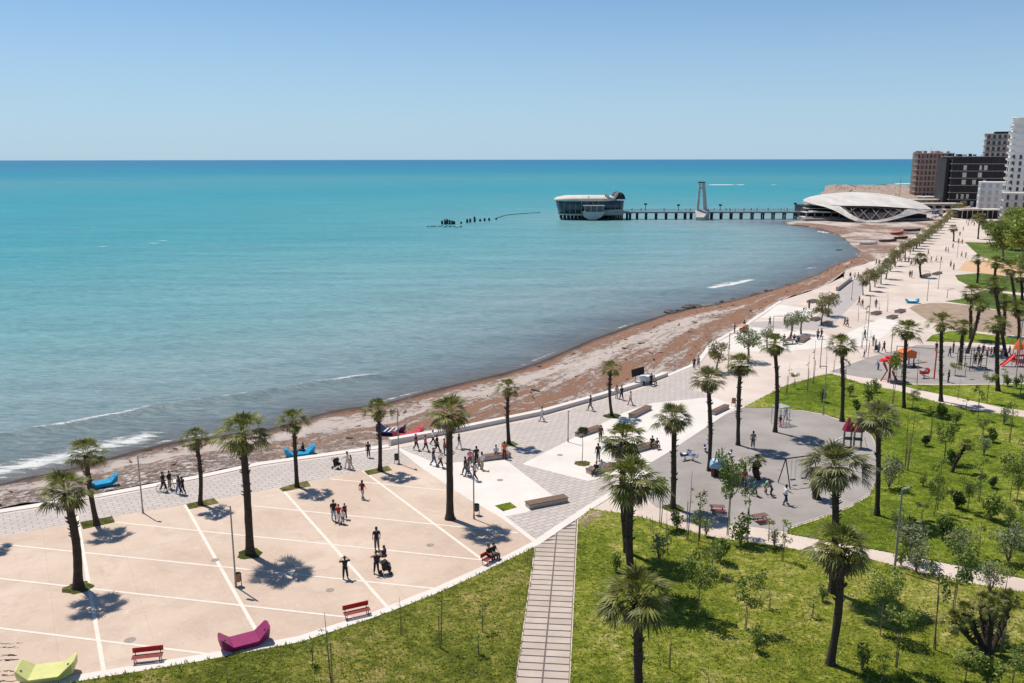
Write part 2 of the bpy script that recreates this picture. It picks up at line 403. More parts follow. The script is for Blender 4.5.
sheet('grass_square', [(495, 505.5), (510, 502), (516.7, 507), (503, 511)], .04, mL3, thick=.05)
# dry bare patches at the lawn corners
sheet('bare_corner', [(580.5, 519.5), (591, 510.5), (606, 513), (593, 520), (582, 530)], .054, lawn_mat('worn_corner', (.14, .15, .04), (.26, .23, .09), (.42, .34, .22), .14))

# --- beach: one strip between the shoreline and the promenade edge
def resample(pts, n):
    L = [0]
    for a, c in zip(pts, pts[1:]): L.append(L[-1] + (c - a).length)
    out = []
    for k in range(n):
        s = L[-1] * k / (n - 1); i = max(j for j in range(len(L) - 1) if L[j] <= s + 1e-9)
        t = (s - L[i]) / max(1e-9, L[i + 1] - L[i]); out.append(pts[i].lerp(pts[i + 1], min(1, t)))
    return out
# matched control rows (shore px, inner px)
ctl = [((-900, 690), (-900, 735)), ((-400, 570), (-400, 610)), ((-120, 515), (-120, 541)), ((0, 484), (0, 509)), ((60, 471), (70, 499)), ((120, 455), (140, 486)), ((178, 441), (200, 474.5)), ((262, 430), (280, 460)), ((332, 411), (340, 453)),
       ((384, 403), (400, 445)), ((440, 388), (460, 432)), ((527, 366), (560, 411)), ((588, 341), (640, 387)), ((624, 328), (675, 373)), ((660, 316), (702, 361)), ((693, 308), (714, 344)), ((721, 303), (750, 322)), ((773, 290), (783, 300)), ((816, 275), (826, 285)),
       ((838, 264), (845, 272)), ((857, 257), (868, 262))]
nt_b = 240; nv = 14
A = []; Bq = []
for (a, c) in ctl: A.append(G(*a, WZ)); Bq.append(G(*c, -.25))
def dense(pl, sub=12):
    out = []
    for i in range(len(pl) - 1):
        p0, p1, p2, p3 = pl[max(0, i - 1)], pl[i], pl[i + 1], pl[min(len(pl) - 1, i + 2)]
        for k in range(sub):
            t = k / sub; out.append(.5 * ((2 * p1) + (p2 - p0) * t + (2 * p0 - 5 * p1 + 4 * p2 - p3) * t * t + (-p0 + 3 * p1 - 3 * p2 + p3) * t ** 3))
    out.append(pl[-1]); return out
A, Bq = dense(A), dense(Bq)
vs = []; fs = []; uv = []; s = 0
vals = [-.35, -.1] + [k / nv for k in range(nv + 1)]
for i, (a, c) in enumerate(zip(A, Bq)):
    if i: s += (c - Bq[i - 1]).length
    for v in vals:
        p = a.lerp(c, v)
        if v < 0: z = WZ + v * 3.0
        else: z = WZ + (-.18 - WZ) * (v ** .55) + (.06 * math.sin(s * .7 + v * 9) + .05 * math.sin(s * 1.9 - v * 13)) * (v > .05)
        vs.append((p.x, p.y, z)); uv.append((s, v, (c - a).length))
    if P(c)[0] < 300: SNEAR = s
    if P(c)[0] < 735: SFAR = s
nc = len(vals)
for i in range(len(A) - 1):
    for j in range(nc - 1): fs.append((i * nc + j, (i + 1) * nc + j, (i + 1) * nc + j + 1, i * nc + j + 1))
me = bpy.data.meshes.new('beach'); me.from_pydata(vs, [], fs); me.update()
at = me.attributes.new('along', 'FLOAT_VECTOR', 'POINT')
at.data.foreach_set('vector', [x for t in uv for x in t])
mS, nt, b = nmat('beach_sand_and_seaweed'); pos = world_pos(nt)
a_ = nd(nt, 'ShaderNodeAttribute', attribute_name='along').outputs['Vector']
sx = nd(nt, 'ShaderNodeSeparateXYZ'); nt.links.new(a_, sx.inputs[0]); S_, V_, W_ = sx.outputs
dist = mth(nt, 'MULTIPLY', V_, W_)            # metres from the water line
cmb = nd(nt, 'ShaderNodeCombineXYZ'); nt.links.new(mth(nt, 'MULTIPLY', S_, .35), cmb.inputs[0]); nt.links.new(dist, cmb.inputs[1])
n1 = noise(nt, .20, 8, .74, cmb.outputs[0], .5)
n2 = noise(nt, 1.3, 8, .8, cmb.outputs[0], .6)
n3 = noise(nt, 5.0, 4, .7, pos)
sand = ramp(nt, n2, [(.3, (.38, .30, .255)), (.7, (.58, .49, .425))])
weed = ramp(nt, n3, [(.3, (.13, .06, .03)), (.7, (.36, .175, .095))])
# bands of dead seaweed: near water and in front of the promenade wall, sand between
wb = ramp(nt, V_, [(.0, .95), (.10, .80), (.24, .52), (.36, .34), (.46, .38), (.60, .66), (.80, .74), (.93, .58), (1, .35)])
left = mapr(nt, S_, 0, 1)
wb = mth(nt, 'ADD', wb, mth(nt, 'MULTIPLY', mapr(nt, S_, SFAR - 25, SFAR + 25), ramp(nt, V_, [(.3, .35), (.75, .12), (.85, 0)])))
wmask = mth(nt, 'ADD', wb, mth(nt, 'MULTIPLY', mth(nt, 'SUBTRACT', n1, .5), 1.9))
wmask = mth(nt, 'ADD', wmask, mth(nt, 'MULTIPLY', mth(nt, 'SUBTRACT', n2, .5), 1.3))
wmask = mth(nt, 'ADD', wmask, mth(nt, 'MULTIPLY', mth(nt, 'SUBTRACT', noise(nt, .9, 10, .86, pos, .4), .5), 1.8))
wm = mapr(nt, wmask, .50, .66)
c = mix(nt, sand, weed, wm)
# wet dark wrack at the water line
c = mix(nt, c, (.045, .028, .022), mapr(nt, mth(nt, 'ADD', dist, mth(nt, 'MULTIPLY', n2, 3.4)), 5.6, 3.2))
# pale rubble close to the pavement in the near part
rub = mapr(nt, noise(nt, 1.6, 6, .8, pos), .50, .58)
nearp = mth(nt, 'MULTIPLY', mapr(nt, V_, .48, .66), mapr(nt, S_, SNEAR + 12, SNEAR - 12))
c = mix(nt, c, mix(nt, (.20, .13, .10), (.62, .56, .50), rub), nearp)
nt.links.new(c, b.inputs['Base Color']); b.inputs['Roughness'].default_value = .9
bump(nt, b, mth(nt, 'ADD', mth(nt, 'MULTIPLY', wm, .5), n3), .9, .15)
me.materials.append(mS); o = link('beach', me); tag(o, kind='structure')

# spit, cove beach and rocky breakwater around the shell hall (flat, lower than the promenade)
mCv, nt, b = nmat('cove_sand'); pos = world_pos(nt)
n1 = noise(nt, .045, 6, .7, mapping(nt, pos, .5, (1, .55, 1)), .8); n2 = noise(nt, .35, 5, .7, pos)
c = mix(nt, ramp(nt, n2, [(.3, (.42, .34, .29)), (.7, (.58, .50, .44))]), ramp(nt, n2, [(.3, (.16, .09, .06)), (.7, (.30, .175, .115))]), mapr(nt, n1, .42, .54))
nt.links.new(c, b.inputs['Base Color']); b.inputs['Roughness'].default_value = .95; bump(nt, b, n2, .6, .3)
sheet('cove_beach', [(857, 257), (861, 251), (853, 246), (846, 239), (836, 233), (823, 229), (808, 226), (790, 224.3), (786, 222.8), (800, 220.3), (806, 214), (803, 206), (808, 197), (930, 193), (960, 200), (950, 212), (930, 226), (900, 248), (872, 264)], -.9, mCv, thick=2.0)
# breakwater as a low uneven mound
m = MB(); rr = random.Random(3); nx, ny = 46, 14
bk0 = [(808, 199), (822, 191), (812, 188.8), (824, 185.6), (850, 183.4), (880, 184.8), (905, 189), (930, 191), (965, 190), (1040, 186)]
xs = [G(806 + (960 - 806) * i / (nx - 1), 193, -.5).x for i in range(nx)]
vs = []; gx0, gx1 = G(810, 200, 0), G(960, 200, 0)
for j in range(ny):
    t = j / (ny - 1); Y = 500 + 560 * t
    l = 802 + 22 * t ** .6; l = {0: 800}.get(j, l); r_ = 975 if t < .3 else 975 - 75 * (t - .3) / .7
    for i in range(nx):
        s_ = i / (nx - 1); px = l + (r_ - l) * s_; e = min(s_, 1 - s_ * (t > .3), 1 - t + .02, t + .4) * 8
        x = V(px, 190, Y).x; z = -2.0 + min(1, e) * (2.3 + rr.uniform(-.5, .9)) * (1 if s_ > 0 and j < ny - 1 else 0)
        vs.append((x + rr.uniform(-2, 2), Y + rr.uniform(-5, 5), z))
m.add(vs, [(j * nx + i, j * nx + i + 1, (j + 1) * nx + i + 1, (j + 1) * nx + i) for j in range(ny - 1) for i in range(nx - 1)])
mRk = simple('brown_rock', (.33, .24, .185), .95, .4, .12, bmp=.5)
o = m.build('breakwater', mRk); tag(o, kind='structure')

# --- water
def segdist(X, Y, pl):
    D = np.full(X.shape, 1e9)
    for a, c in zip(pl, pl[1:]):
        ax, ay, bx, by = a.x, a.y, c.x, c.y; dx, dy = bx - ax, by - ay; L2_ = dx * dx + dy * dy + 1e-9
        t = np.clip(((X - ax) * dx + (Y - ay) * dy) / L2_, 0, 1)
        D = np.minimum(D, np.hypot(X - ax - t * dx, Y - ay - t * dy))
    return D
ds = [42.0]
while ds[-1] < 230: ds.append(ds[-1] * 1.0042)
while ds[-1] < 420: ds.append(ds[-1] * 1.0075)
while ds[-1] < 90000: ds.append(ds[-1] * 1.035)
us = np.linspace(-1.25, 1.25, 560); ds = np.array(ds)
U_, D_ = np.meshgrid(us, ds); X = U_ * D_; Y = D_.copy(); Z = np.full(X.shape, WZ)
sd = segdist(X, Y, shore_w)
# photograph position of each vertex, only to lay the surf where it breaks
brk = [G(x, y, WZ) for x, y in [(-300, 520), (-100, 462), (0, 438), (41, 432), (104, 421), (166, 408), (200, 404), (230, 400), (266, 394), (305, 387), (358, 379.5), (410, 371), (470, 358)]]
bd = segdist(X, Y, brk); 
endfade = np.clip(((470 - (CX + FPX * X / (Y * cp + (CAMH - WZ) * sp))) / 110), 0, 1)
Z += .55 * np.exp(-(bd / 1.3) ** 2) * endfade
for k, (off, amp) in enumerate(((16, .16), (30, .12), (46, .1))):
    Z += amp * np.exp(-((sd - off - 1.5 * np.sin(X * .05 + k)) / 2.4) ** 2)
Z += (.05 * np.sin(Y * .9 + X * .5) + .04 * np.sin(Y * .55 - X * .3 + 1)) * (Y < 400) * np.clip(sd / 6, 0, 1)
foam = np.zeros(X.shape)
foam = np.maximum(foam, endfade ** .5 * (.70 * np.exp(-(bd / .62) ** 2) * (.84 + .22 * np.sin(X * .35) * np.sin(X * .11 + 1))))
PXg = CX + FPX * X / (Y * cp + (CAMH - WZ) * sp)
def ell(cx, cy, rx, ry, amt):
    """a patch of broken water around a place on the sea"""
    c = G(cx, cy, WZ); e = G(cx + rx, cy, WZ); f_ = G(cx, cy - ry, WZ); g_ = G(cx, cy + ry, WZ)
    return amt * np.clip(1.3 - (((X - c.x) / (e.x - c.x)) ** 2 + ((Y - c.y) / max(1, (f_.y - g_.y) / 2)) ** 2), 0, 1)
wash = np.clip((205 - PXg) / 60, 0, 1)
foam = np.maximum(foam, wash * .74 * np.clip(1 - np.abs(sd - 4.0) / 6.5, 0, 1))
foam = np.maximum(foam, .62 * np.exp(-((sd - .9) / .7) ** 2) * (.6 + .4 * np.sin(X * .21 + Y * .1)))
for pl_, w_, am in (([(711, 287.5), (722, 286), (736, 283.5), (751, 279.5)], 1.5, .86), ([(716, 285.5), (735, 281.5), (748, 280)], 1.6, .62), ([(804, 269), (815, 267)], .9, .7), ([(0, 447), (60, 440), (120, 428)], .5, .45), ([(200, 395), (300, 377), (380, 366)], .5, .42)):
    foam = np.maximum(foam, am * np.exp(-(segdist(X, Y, [G(x_, y_, WZ) for x_, y_ in pl_]) / w_) ** 2))
for e in ( (822, 232, 5, 1.4, .8), (905, 183.6, 14, .8, 1), (566, 185.4, 6, .5, .9), (720, 184.6, 18, .6, .9), (770, 184.3, 8, .5, .9), (742, 184.8, 6, .4, .8), (452, 216, 3, .5, .5), (512, 187.6, 3, .4, .7), (612, 187.5, 3, .4, .7), (770, 344, 1, 1, 0)):
    foam = np.maximum(foam, ell(*e))
nr, nc_ = X.shape
me = bpy.data.meshes.new('sea'); vv = np.stack([X, Y, Z], -1).reshape(-1, 3)
idx = np.arange(nr * nc_).reshape(nr, nc_)
q = np.stack([idx[:-1, :-1], idx[:-1, 1:], idx[1:, 1:], idx[1:, :-1]], -1).reshape(-1, 4)
me.vertices.add(len(vv)); me.vertices.foreach_set('co', vv.ravel())
me.loops.add(q.size); me.loops.foreach_set('vertex_index', q.ravel().astype(np.int32))
me.polygons.add(len(q)); me.polygons.foreach_set('loop_start', np.arange(0, q.size, 4, dtype=np.int32)); me.polygons.foreach_set('loop_total', np.full(len(q), 4, dtype=np.int32))
me.update(calc_edges=True); me.polygons.foreach_set('use_smooth', [True] * len(q))
a1 = me.attributes.new('shore', 'FLOAT', 'POINT'); a1.data.foreach_set('value', (np.log10(sd + 1) / 4.7).ravel().astype(np.float32))
a2 = me.attributes.new('foam', 'FLOAT', 'POINT'); a2.data.foreach_set('value', foam.ravel().astype(np.float32))
mSea, nt, b = nmat('sea_water'); pos = world_pos(nt)
sh = nd(nt, 'ShaderNodeAttribute', attribute_name='shore').outputs['Fac']; fo = nd(nt, 'ShaderNodeAttribute', attribute_name='foam').outputs['Fac']
L_ = lambda d: math.log10(d + 1) / 4.7
stre = noise(nt, .012, 6, .62, mapping(nt, pos, R(4), (.22, 1, 1)), .6)
sh2 = mth(nt, 'ADD', sh, mth(nt, 'MULTIPLY', mth(nt, 'SUBTRACT', stre, .5), .10))
base = ramp(nt, sh2, SEARAMP)
pat = noise(nt, .004, 5, .6, mapping(nt, pos, 0, (.25, 1, 1)), .3)
base = mix(nt, base, (.09, .24, .27), mapr(nt, pat, .55, .72, 0, .35))
nf = noise(nt, 1.3, 8, .8, mapping(nt, pos, R(-14), (.35, 1.2, 1)), .6)
nf2 = noise(nt, .22, 6, .7, mapping(nt, pos, 0, (.4, 1, 1)), .5)
fmask = mapr(nt, mth(nt, 'ADD', fo, mth(nt, 'MULTIPLY', mth(nt, 'SUBTRACT', nf, .5), 1.5)), .52, .72)
fmask = mth(nt, 'MULTIPLY', fmask, mapr(nt, fo, .08, .25))
# scattered small whitecaps
wc = nd(nt, 'ShaderNodeTexVoronoi', i_Scale=.055); nt.links.new(mapping(nt, pos, R(3), (.42, 1.5, 1)), wc.inputs['Vector'])
wcm = mth(nt, 'MULTIPLY', mapr(nt, wc.outputs['Distance'], .07, .03), mapr(nt, noise(nt, .02, 2, .5, pos), .54, .60))
fmask = mth(nt, 'MAXIMUM', fmask, mth(nt, 'MULTIPLY', wcm, .95))
# light and shade of small-scale chop painted into the water colour
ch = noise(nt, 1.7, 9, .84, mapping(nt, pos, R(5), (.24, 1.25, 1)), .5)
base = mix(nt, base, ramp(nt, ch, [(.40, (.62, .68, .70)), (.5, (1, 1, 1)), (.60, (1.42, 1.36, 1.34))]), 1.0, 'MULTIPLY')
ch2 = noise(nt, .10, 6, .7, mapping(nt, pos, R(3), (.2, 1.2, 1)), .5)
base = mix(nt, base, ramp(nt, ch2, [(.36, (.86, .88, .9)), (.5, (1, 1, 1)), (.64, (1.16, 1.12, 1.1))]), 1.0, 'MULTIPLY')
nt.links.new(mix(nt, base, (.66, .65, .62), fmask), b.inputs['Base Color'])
nt.links.new(mix(nt, (.34,) * 3, (.8,) * 3, fmask), b.inputs['Roughness'])
b.inputs['IOR'].default_value = 1.33; b.inputs['Specular IOR Level'].default_value = .13
bp = nd(nt, 'ShaderNodeBump', i_Strength=.6, i_Distance=.22)
hh = mth(nt, 'ADD', mth(nt, 'MULTIPLY', noise(nt, 1.5, 8, .75, mapping(nt, pos, R(6), (.35, 1.3, 1)), .4), 1.0), mth(nt, 'MULTIPLY', noise(nt, .09, 4, .6, mapping(nt, pos, R(-10), (.4, 1, 1))), 2.0))
nt.links.new(hh, bp.inputs['Height']); nt.links.new(bp.outputs[0], b.inputs['Normal'])
me.materials.append(mSea); o = link('sea', me); tag(o, kind='structure')

# low concrete wall and kerb at the sea side of the pavement
mCw = simple('wall_concrete', (.50, .42, .36), .8, .15, .8)
def ribbon_wall(name, pts, w, z0, z1, label, cat, mat, group=None, captop=None):
    Q = [G(x, y, 0) for x, y in pts]; n = len(Q); L = []; Rr = []
    for i, p in enumerate(Q):
        t = (Q[min(i + 1, n - 1)] - Q[max(i - 1, 0)]).normalized(); nn = Vector((-t.y, t.x, 0)); L.append(p + nn * w); Rr.append(p)
    m = MB(); vs = []
    for i in range(n): vs += [(L[i].x, L[i].y, z0), (L[i].x, L[i].y, z1), (Rr[i].x, Rr[i].y, z1), (Rr[i].x, Rr[i].y, z0)]
    fs = []
    for i in range(n - 1):
        for k in range(4): fs.append((4 * i + k, 4 * i + (k + 1) % 4, 4 * i + 4 + (k + 1) % 4, 4 * i + 4 + k))
    fs += [(0, 1, 2, 3), (4 * n - 4, 4 * n - 3, 4 * n - 2, 4 * n - 1)]
    m.add(vs, fs); o = m.build(name, mat); return tag(o, label, cat, group)
ribbon_wall('sea_wall', [(391, 444), (460, 432), (545, 414.5), (600, 399), (640, 386.5), (668, 376)], .75, -.9, .48, 'long low white concrete seat wall between the pavers and the beach', 'low wall', mW)
ribbon_wall('sea_kerb', [(-400, 612), (-120, 544), (0, 513.5), (100, 497.5), (200, 478.5), (260, 465.5), (390, 447.5)], .9, -.9, .06, 'flat white kerb along the paved strip above the near beach', 'kerb', mW)
ribbon_wall('sea_kerb', [(668, 377), (700, 363.5), (714, 344), (750, 323.5), (783, 301)], .7, -.9, .06, 'white kerb bordering the paved promenade beyond the seat wall', 'kerb', mW)
ribbon_wall('concrete_wall', [(838, 291), (852, 280)], .5, 0, .9, 'short low concrete wall beside the grey ramp near the cove', 'low wall', mCw)
# ================================================================== PLANTS
def leafmat(name, cols, rough=.5, trans=.25, sc=1.5, spec=.35):
    m, nt, b = nmat(name)
    rp = nd(nt, 'ShaderNodeNewGeometry').outputs['Random Per Island']
    n = noise(nt, sc, 3, .6)
    f = mth(nt, 'ADD', mth(nt, 'MULTIPLY', rp, .55), mth(nt, 'MULTIPLY', n, .45))
    k = len(cols); c = ramp(nt, f, [(.18 + .64 * i / (k - 1), cc) for i, cc in enumerate(cols)])
    nt.links.new(c, b.inputs['Base Color']); b.inputs['Roughness'].default_value = rough; b.inputs['Specular IOR Level'].default_value = spec
    tr = nt.nodes.new('ShaderNodeBsdfTranslucent'); nt.links.new(mix(nt, c, (.25, .30, .04), .25), tr.inputs[0])
    ms = nt.nodes.new('ShaderNodeMixShader'); ms.inputs[0].default_value = trans
    nt.links.new(b.outputs[0], ms.inputs[1]); nt.links.new(tr.outputs[0], ms.inputs[2])
    nt.links.new(ms.outputs[0], nt.nodes['Material Output'].inputs[0]); return m
M_frond = leafmat('palm_frond', [(.045, .055, .010), (.13, .14, .024), (.36, .34, .10)], .5, .3, 1.5, .3)
M_frond_y = leafmat('palm_frond_pale', [(.06, .07, .02), (.17, .17, .06), (.42, .38, .19)], .5, .3, 1.5, .3)
M_dry = leafmat('dry_frond', [(.035, .024, .014), (.10, .07, .038), (.28, .21, .12)], .8, .1)
M_dry_p = leafmat('dry_frond_pale', [(.06, .042, .025), (.17, .13, .075), (.42, .35, .23)], .8, .12)
M_bark = None
m, nt_, b = nmat('palm_bark')
tc = nd(nt_, 'ShaderNodeTexCoord').outputs['Object']
wv = nd(nt_, 'ShaderNodeTexWave', wave_type='BANDS', bands_direction='Z', i_Scale=1.6, i_Distortion=3.0, i_Detail=3.0); nt_.links.new(tc, wv.inputs['Vector'])
c = mix(nt_, ramp(nt_, noise(nt_, 4, 5, .7, tc), [(.3, (.018, .012, .009)), (.7, (.075, .052, .036))]), (.12, .09, .065), mth(nt_, 'MULTIPLY', wv.outputs['Fac'], .14))
sz = nd(nt_, 'ShaderNodeSeparateXYZ'); nt_.links.new(tc, sz.inputs[0])
nt_.links.new(c, b.inputs['Base Color']); b.inputs['Roughness'].default_value = .95; bump(nt_, b, noise(nt_, 9, 5, .7, tc), .7, .06); M_bark = m
M_green_wood = simple('sapling_stem', (.16, .12, .085), .9)
M_stake = simple('wooden_stake', (.28, .20, .13), .9)

def fan(mb, o, az, el, pet, rad, droop, r, nseg=13, fold=.25):
    d = Vector((math.cos(az) * math.cos(el), math.sin(az) * math.cos(el), math.sin(el)))
    side = Vector((-math.sin(az), math.cos(az), 0))
    p1 = o + d * pet * .5; t2 = (d + Vector((0, 0, -droop * .35))).normalized(); p2 = p1 + t2 * pet * .5
    up = side.cross(t2).normalized()
    w = .035
    mb.add([o - side * w, o + side * w, p1 + side * w, p1 - side * w, p2 + side * w * .7, p2 - side * w * .7], [(0, 1, 2, 3), (3, 2, 4, 5)])
    t3 = (t2 + Vector((0, 0, -droop * .4))).normalized(); up = side.cross(t3).normalized()
    if up.z < 0: up = -up
    A0 = R(150)
    for j in range(nseg):
        a = (j / (nseg - 1) - .5) * A0; da = A0 / (nseg - 1) * .5
        L_ = rad * (1 - .28 * abs(a) / (A0 / 2)) * r.uniform(.85, 1.1)
        def dirn(x): return (t3 * math.cos(x) + side * math.sin(x))
        zz = up * (-fold * abs(a) * .5 * L_)
        dj = dirn(a)
        m1 = p2 + dj * L_ * .55 + zz * .5
        s1 = dirn(a + math.pi / 2) * (L_ * .55 * da * .90)
        dr = Vector((0, 0, -1)) * L_ * (.10 + .38 * max(0, droop)) * r.uniform(.5, 1.4)
        tip = p2 + dj * L_ + zz + dr
        mb.add([p2, m1 - s1, tip, m1 + s1], [(0, 1, 3), (1, 2, 3)])

def palm_crown(seed, ng=46, nd_=26, rad=1.0, pet=1.0, tall=1.0, dry=M_dry, green=M_frond):
    r = random.Random(seed); g = MB(); s = MB(); ga = 2.39996
    for i in range(ng):
        f = (i + .5) / ng; el = R(84 - 104 * f) + r.uniform(-.14, .14); az = i * ga + r.uniform(-.25, .25)
        o = Vector((math.cos(az) * .12, math.sin(az) * .12, .15 + .55 * (1 - f)))
        fan(g, o, az + .42 * math.sin(4 * az + seed), el, pet * r.uniform(.7, 1.25) * (.62 + .48 * f), rad * r.uniform(.85, 1.15), .12 + .62 * f, r)
    for i in range(nd_):
        f = (i + .5) / nd_; el = R(-10 - 62 * f) + r.uniform(-.15, .15); az = i * ga + r.uniform(-.3, .3)
        o = Vector((math.cos(az) * .18, math.sin(az) * .18, .2 - .75 * f))
        fan(s, o, az, el, pet * r.uniform(.45, .8), rad * r.uniform(.55, .85), 1.0, r, 10, .6)
    return g, s
def mesh_of(mb, name, mat):
    o = mb.build(name, mat); me = o.data; bpy.data.objects.remove(o); return me
CROWNS = []
for k, (ng, nd_, rd, pt, dm, gm) in enumerate([(34, 14, .94, .98, M_dry, M_frond), (38, 20, .98, 1.06, M_dry_p, M_frond), (42, 36, 1.0, 1.0, M_dry_p, M_frond), (38, 28, .95, .95, M_dry, M_frond), (58, 28, 1.08, 1.1, M_dry_p, M_frond_y)] + [(34, 20, .96, 1.0, M_dry_p, M_frond), (42, 34, .92, .98, M_dry, M_frond), (46, 40, 1.0, 1.0, M_dry_p, M_frond_y)]):
    g, s = palm_crown(50 + k, ng, nd_, rd, pt, 1, dm, gm)
    CROWNS.append((mesh_of(g, 'green_fronds', gm), mesh_of(s, 'dead_fronds', dm)))
def trunk_mb(vec, rb, rt, r, rough=.0):
    """tapered trunk from the ground to vec with a flared foot and old leaf bases"""
    m = MB(); n = 16; seg = 12; vs = []; fs = []
    bx, by = r.uniform(-.25, .25), r.uniform(-.25, .25)
    for i in range(n + 1):
        t = i / n; c = Vector((vec.x * t + bx * math.sin(t * math.pi), vec.y * t + by * math.sin(t * math.pi), vec.z * t))
        rr = rb + (rt - rb) * t * .8 + rb * .55 * math.exp(-t * vec.z / .35)
        for k in range(seg):
            a = 2 * math.pi * k / seg; q = rr * (1 + r.uniform(-.05, .05) + rough * r.uniform(-.1, 1) * (.4 + .6 * (t > .25)))
            vs.append((c.x + q * math.cos(a), c.y + q * math.sin(a), c.z - (.1 if i == 0 else 0)))
    for i in range(n):
        for k in range(seg):
            k2 = (k + 1) % seg; fs.append((i * seg + k, i * seg + k2, (i + 1) * seg + k2, (i + 1) * seg + k))
    fs.append(tuple(n * seg + k for k in range(seg))); m.add(vs, fs)
    for i in range(int(30 + 60 * rough)):     # stubs of cut fronds
        t = r.uniform(.55 - .4 * min(1, rough * 2), 1.0); a = r.uniform(0, 6.28); c = Vector((vec.x * t + bx * math.sin(t * math.pi), vec.y * t + by * math.sin(t * math.pi), vec.z * t))
        d = Vector((math.cos(a), math.sin(a), .8)); q = rb + (rt - rb) * t
        m.tube([c + d * q * .6, c + d * (q + .12 + .1 * r.random())], [.06, .03], 4)
    return m
def palm(bx, by, cx, cy, crown, label, group, rb=.27, rt=.2, sc=1.0, rough=.1, z=.05, name='fan_palm', bz=None):
    B = G(bx, by, z if bz is None else bz)
    # the crown centre stands over the foot at about the same distance
    C = V(cx, cy, B.y); r = random.Random(int(bx * 7 + by * 13))
    vec = C - B; vec.y += r.uniform(-.15, .15); vec.z -= .25 * sc
    t = thing(name, B, 0, label, 'palm tree', group)
    trunk_mb(vec, rb * .74 * r.uniform(.92, 1.1), rt * .80, r, rough).build('trunk', M_bark, t, smooth=True)
    if crown in (0, 3): crown = (crown, 5, crown, 6)[int(bx) % 4]
    elif crown == 2: crown = (2, 7, 6)[int(bx) % 3]
    g, s = CROWNS[crown]
    for nm, me in (('green_fronds', g), ('dead_fronds', s)):
        o = link(nm, me, t); o.location = vec; q = sc * r.uniform(.88, 1.1) * .9; o.scale = (q * 1.04, q * 1.04, q * (.74 if nm[0] == 'g' else .62)); 
        o.rotation_euler = (r.uniform(-.08, .08), r.uniform(-.08, .08), 0); o.rotation_euler.z = (bx * 1.7) % 6.28
    return t
GP = 'fan palms planted in rows on the beige plaza'
palm(78, 588, 66, 489, 1, 'large fan palm nearest the yellow bench on the beige plaza', GP, .36, .27, 1.22, z=0)
palm(97, 525, 86, 452, 0, 'fan palm on grass strip directly behind the palm nearest the yellow bench', GP, .27, .2, .95, z=0)
palm(200, 505, 195, 438, 0, 'fan palm beside the two people in black walking next to a bicycle', GP, .24, .18, .9, z=0)
palm(250, 554, 242, 433, 1, 'tall thick-trunked fan palm beside the lamp with a wooden bin on the plaza', GP, .40, .27, 1.3, z=0)
palm(297, 487, 293, 421, 0, 'fan palm standing in front of the blue lounger with a person lying on it', GP, .24, .18, .92, z=0)
palm(380, 471, 378, 409, 0, 'fan palm standing in front of the navy lounger by the wall end', GP, .24, .18, .88, z=0)
palm(450, 519, 449, 412, 1, 'tall thick-trunked fan palm with pale worn band beside the group on the white slab', GP, .38, .27, 1.25, z=0)
palm(-22, 541, -30, 466, 0, 'fan palm at the left edge whose crown shadow falls on the plaza', GP, .27, .2, .95, z=0)
GQ = 'fan palms on the paved promenade by the sea wall'
palm(509, 444, 508, 387, 0, 'fan palm on pavers beside the long bench with a person in orange', GQ, .24, .17, .88, z=0)
palm(612, 416, 611, 368, 0, 'fan palm on pavers in front of the long brown seaweed beach and sea wall', GQ, .22, .16, .82, z=0)
GR = 'fan palms around the near playground'
palm(673, 508, 674, 418, 2, 'fan palm at the corner of the near playground with a rugged trunk', GR, .26, .21, 1.05, .35, z=0)
palm(709, 471, 708, 380, 2, 'fan palm whose foot stands just behind the blue-roofed playhouse', GR, .24, .2, 1.0, .35, z=0)
palm(738, 445, 740, 364, 3, 'fan palm beside the standing person in grey inside the near playground', GR, .24, .2, 1.02, .35, z=0)
palm(775, 432, 775, 344, 3, 'fan palm on the playground beside the climbing frame with children', GR, .25, .2, 1.12, .3, z=0)
palm(842, 421, 842, 345, 3, 'fan palm on the lawn tip behind the slide with two dark red roofs', GR, .26, .2, 1.12, .3)
palm(904, 408, 907, 330, 3, 'fan palm in front of the orange play hut beside the red flower climber', GR, .26, .2, 1.12, .3)
palm(941, 401, 942, 322, 3, 'fan palm on the edge of the diagonal path in front of the far playground', GR, .26, .2, 1.1, .3)
palm(877, 515, 879, 418, 2, 'fan palm at the right edge of the near playground behind the street lamp', GR, .26, .21, 1.15, .2)
palm(817, 499, 818, 474, 3, 'short stubby fan palm beside the swing frame', GR, .34, .34, .55, .6, z=0)
palm(758, 479, 758, 461, 3, 'small young fan palm with a wide shaggy foot in the near playground', GR, .3, .26, .5, .6, z=0)
GL = 'large fan palms on the near lawn'
palm(832, 592, 835, 466, 4, 'large pale feathery fan palm hiding part of the swing frame', GL, .33, .26, 1.22, .1)
palm(830, 664, 841, 545, 2, 'fan palm leaning right on the near lawn with its foot well in view', GL, .29, .24, 1.36, .1)
palm(627, 552, 624, 438, 2, 'fan palm rising behind the crown of another palm beside the walkway', GL, .30, .25, 1.25, .2)
palm(633, 592, 632, 480, 2, 'dense fan palm in front of another palm near the head of the walkway', GL, .34, .28, 1.42, .2)
palm(639, 702, 638, 597, 2, 'fan palm at the bottom edge beside the lower walkway', GL, .30, .25, 1.3, .2)
palm(952, 472, 966, 444, 3, 'small fan palm leaning sharply right on the right lawn', GL, .17, .14, .5, .3)
GF = 'fan palms clustered beyond the far playground'
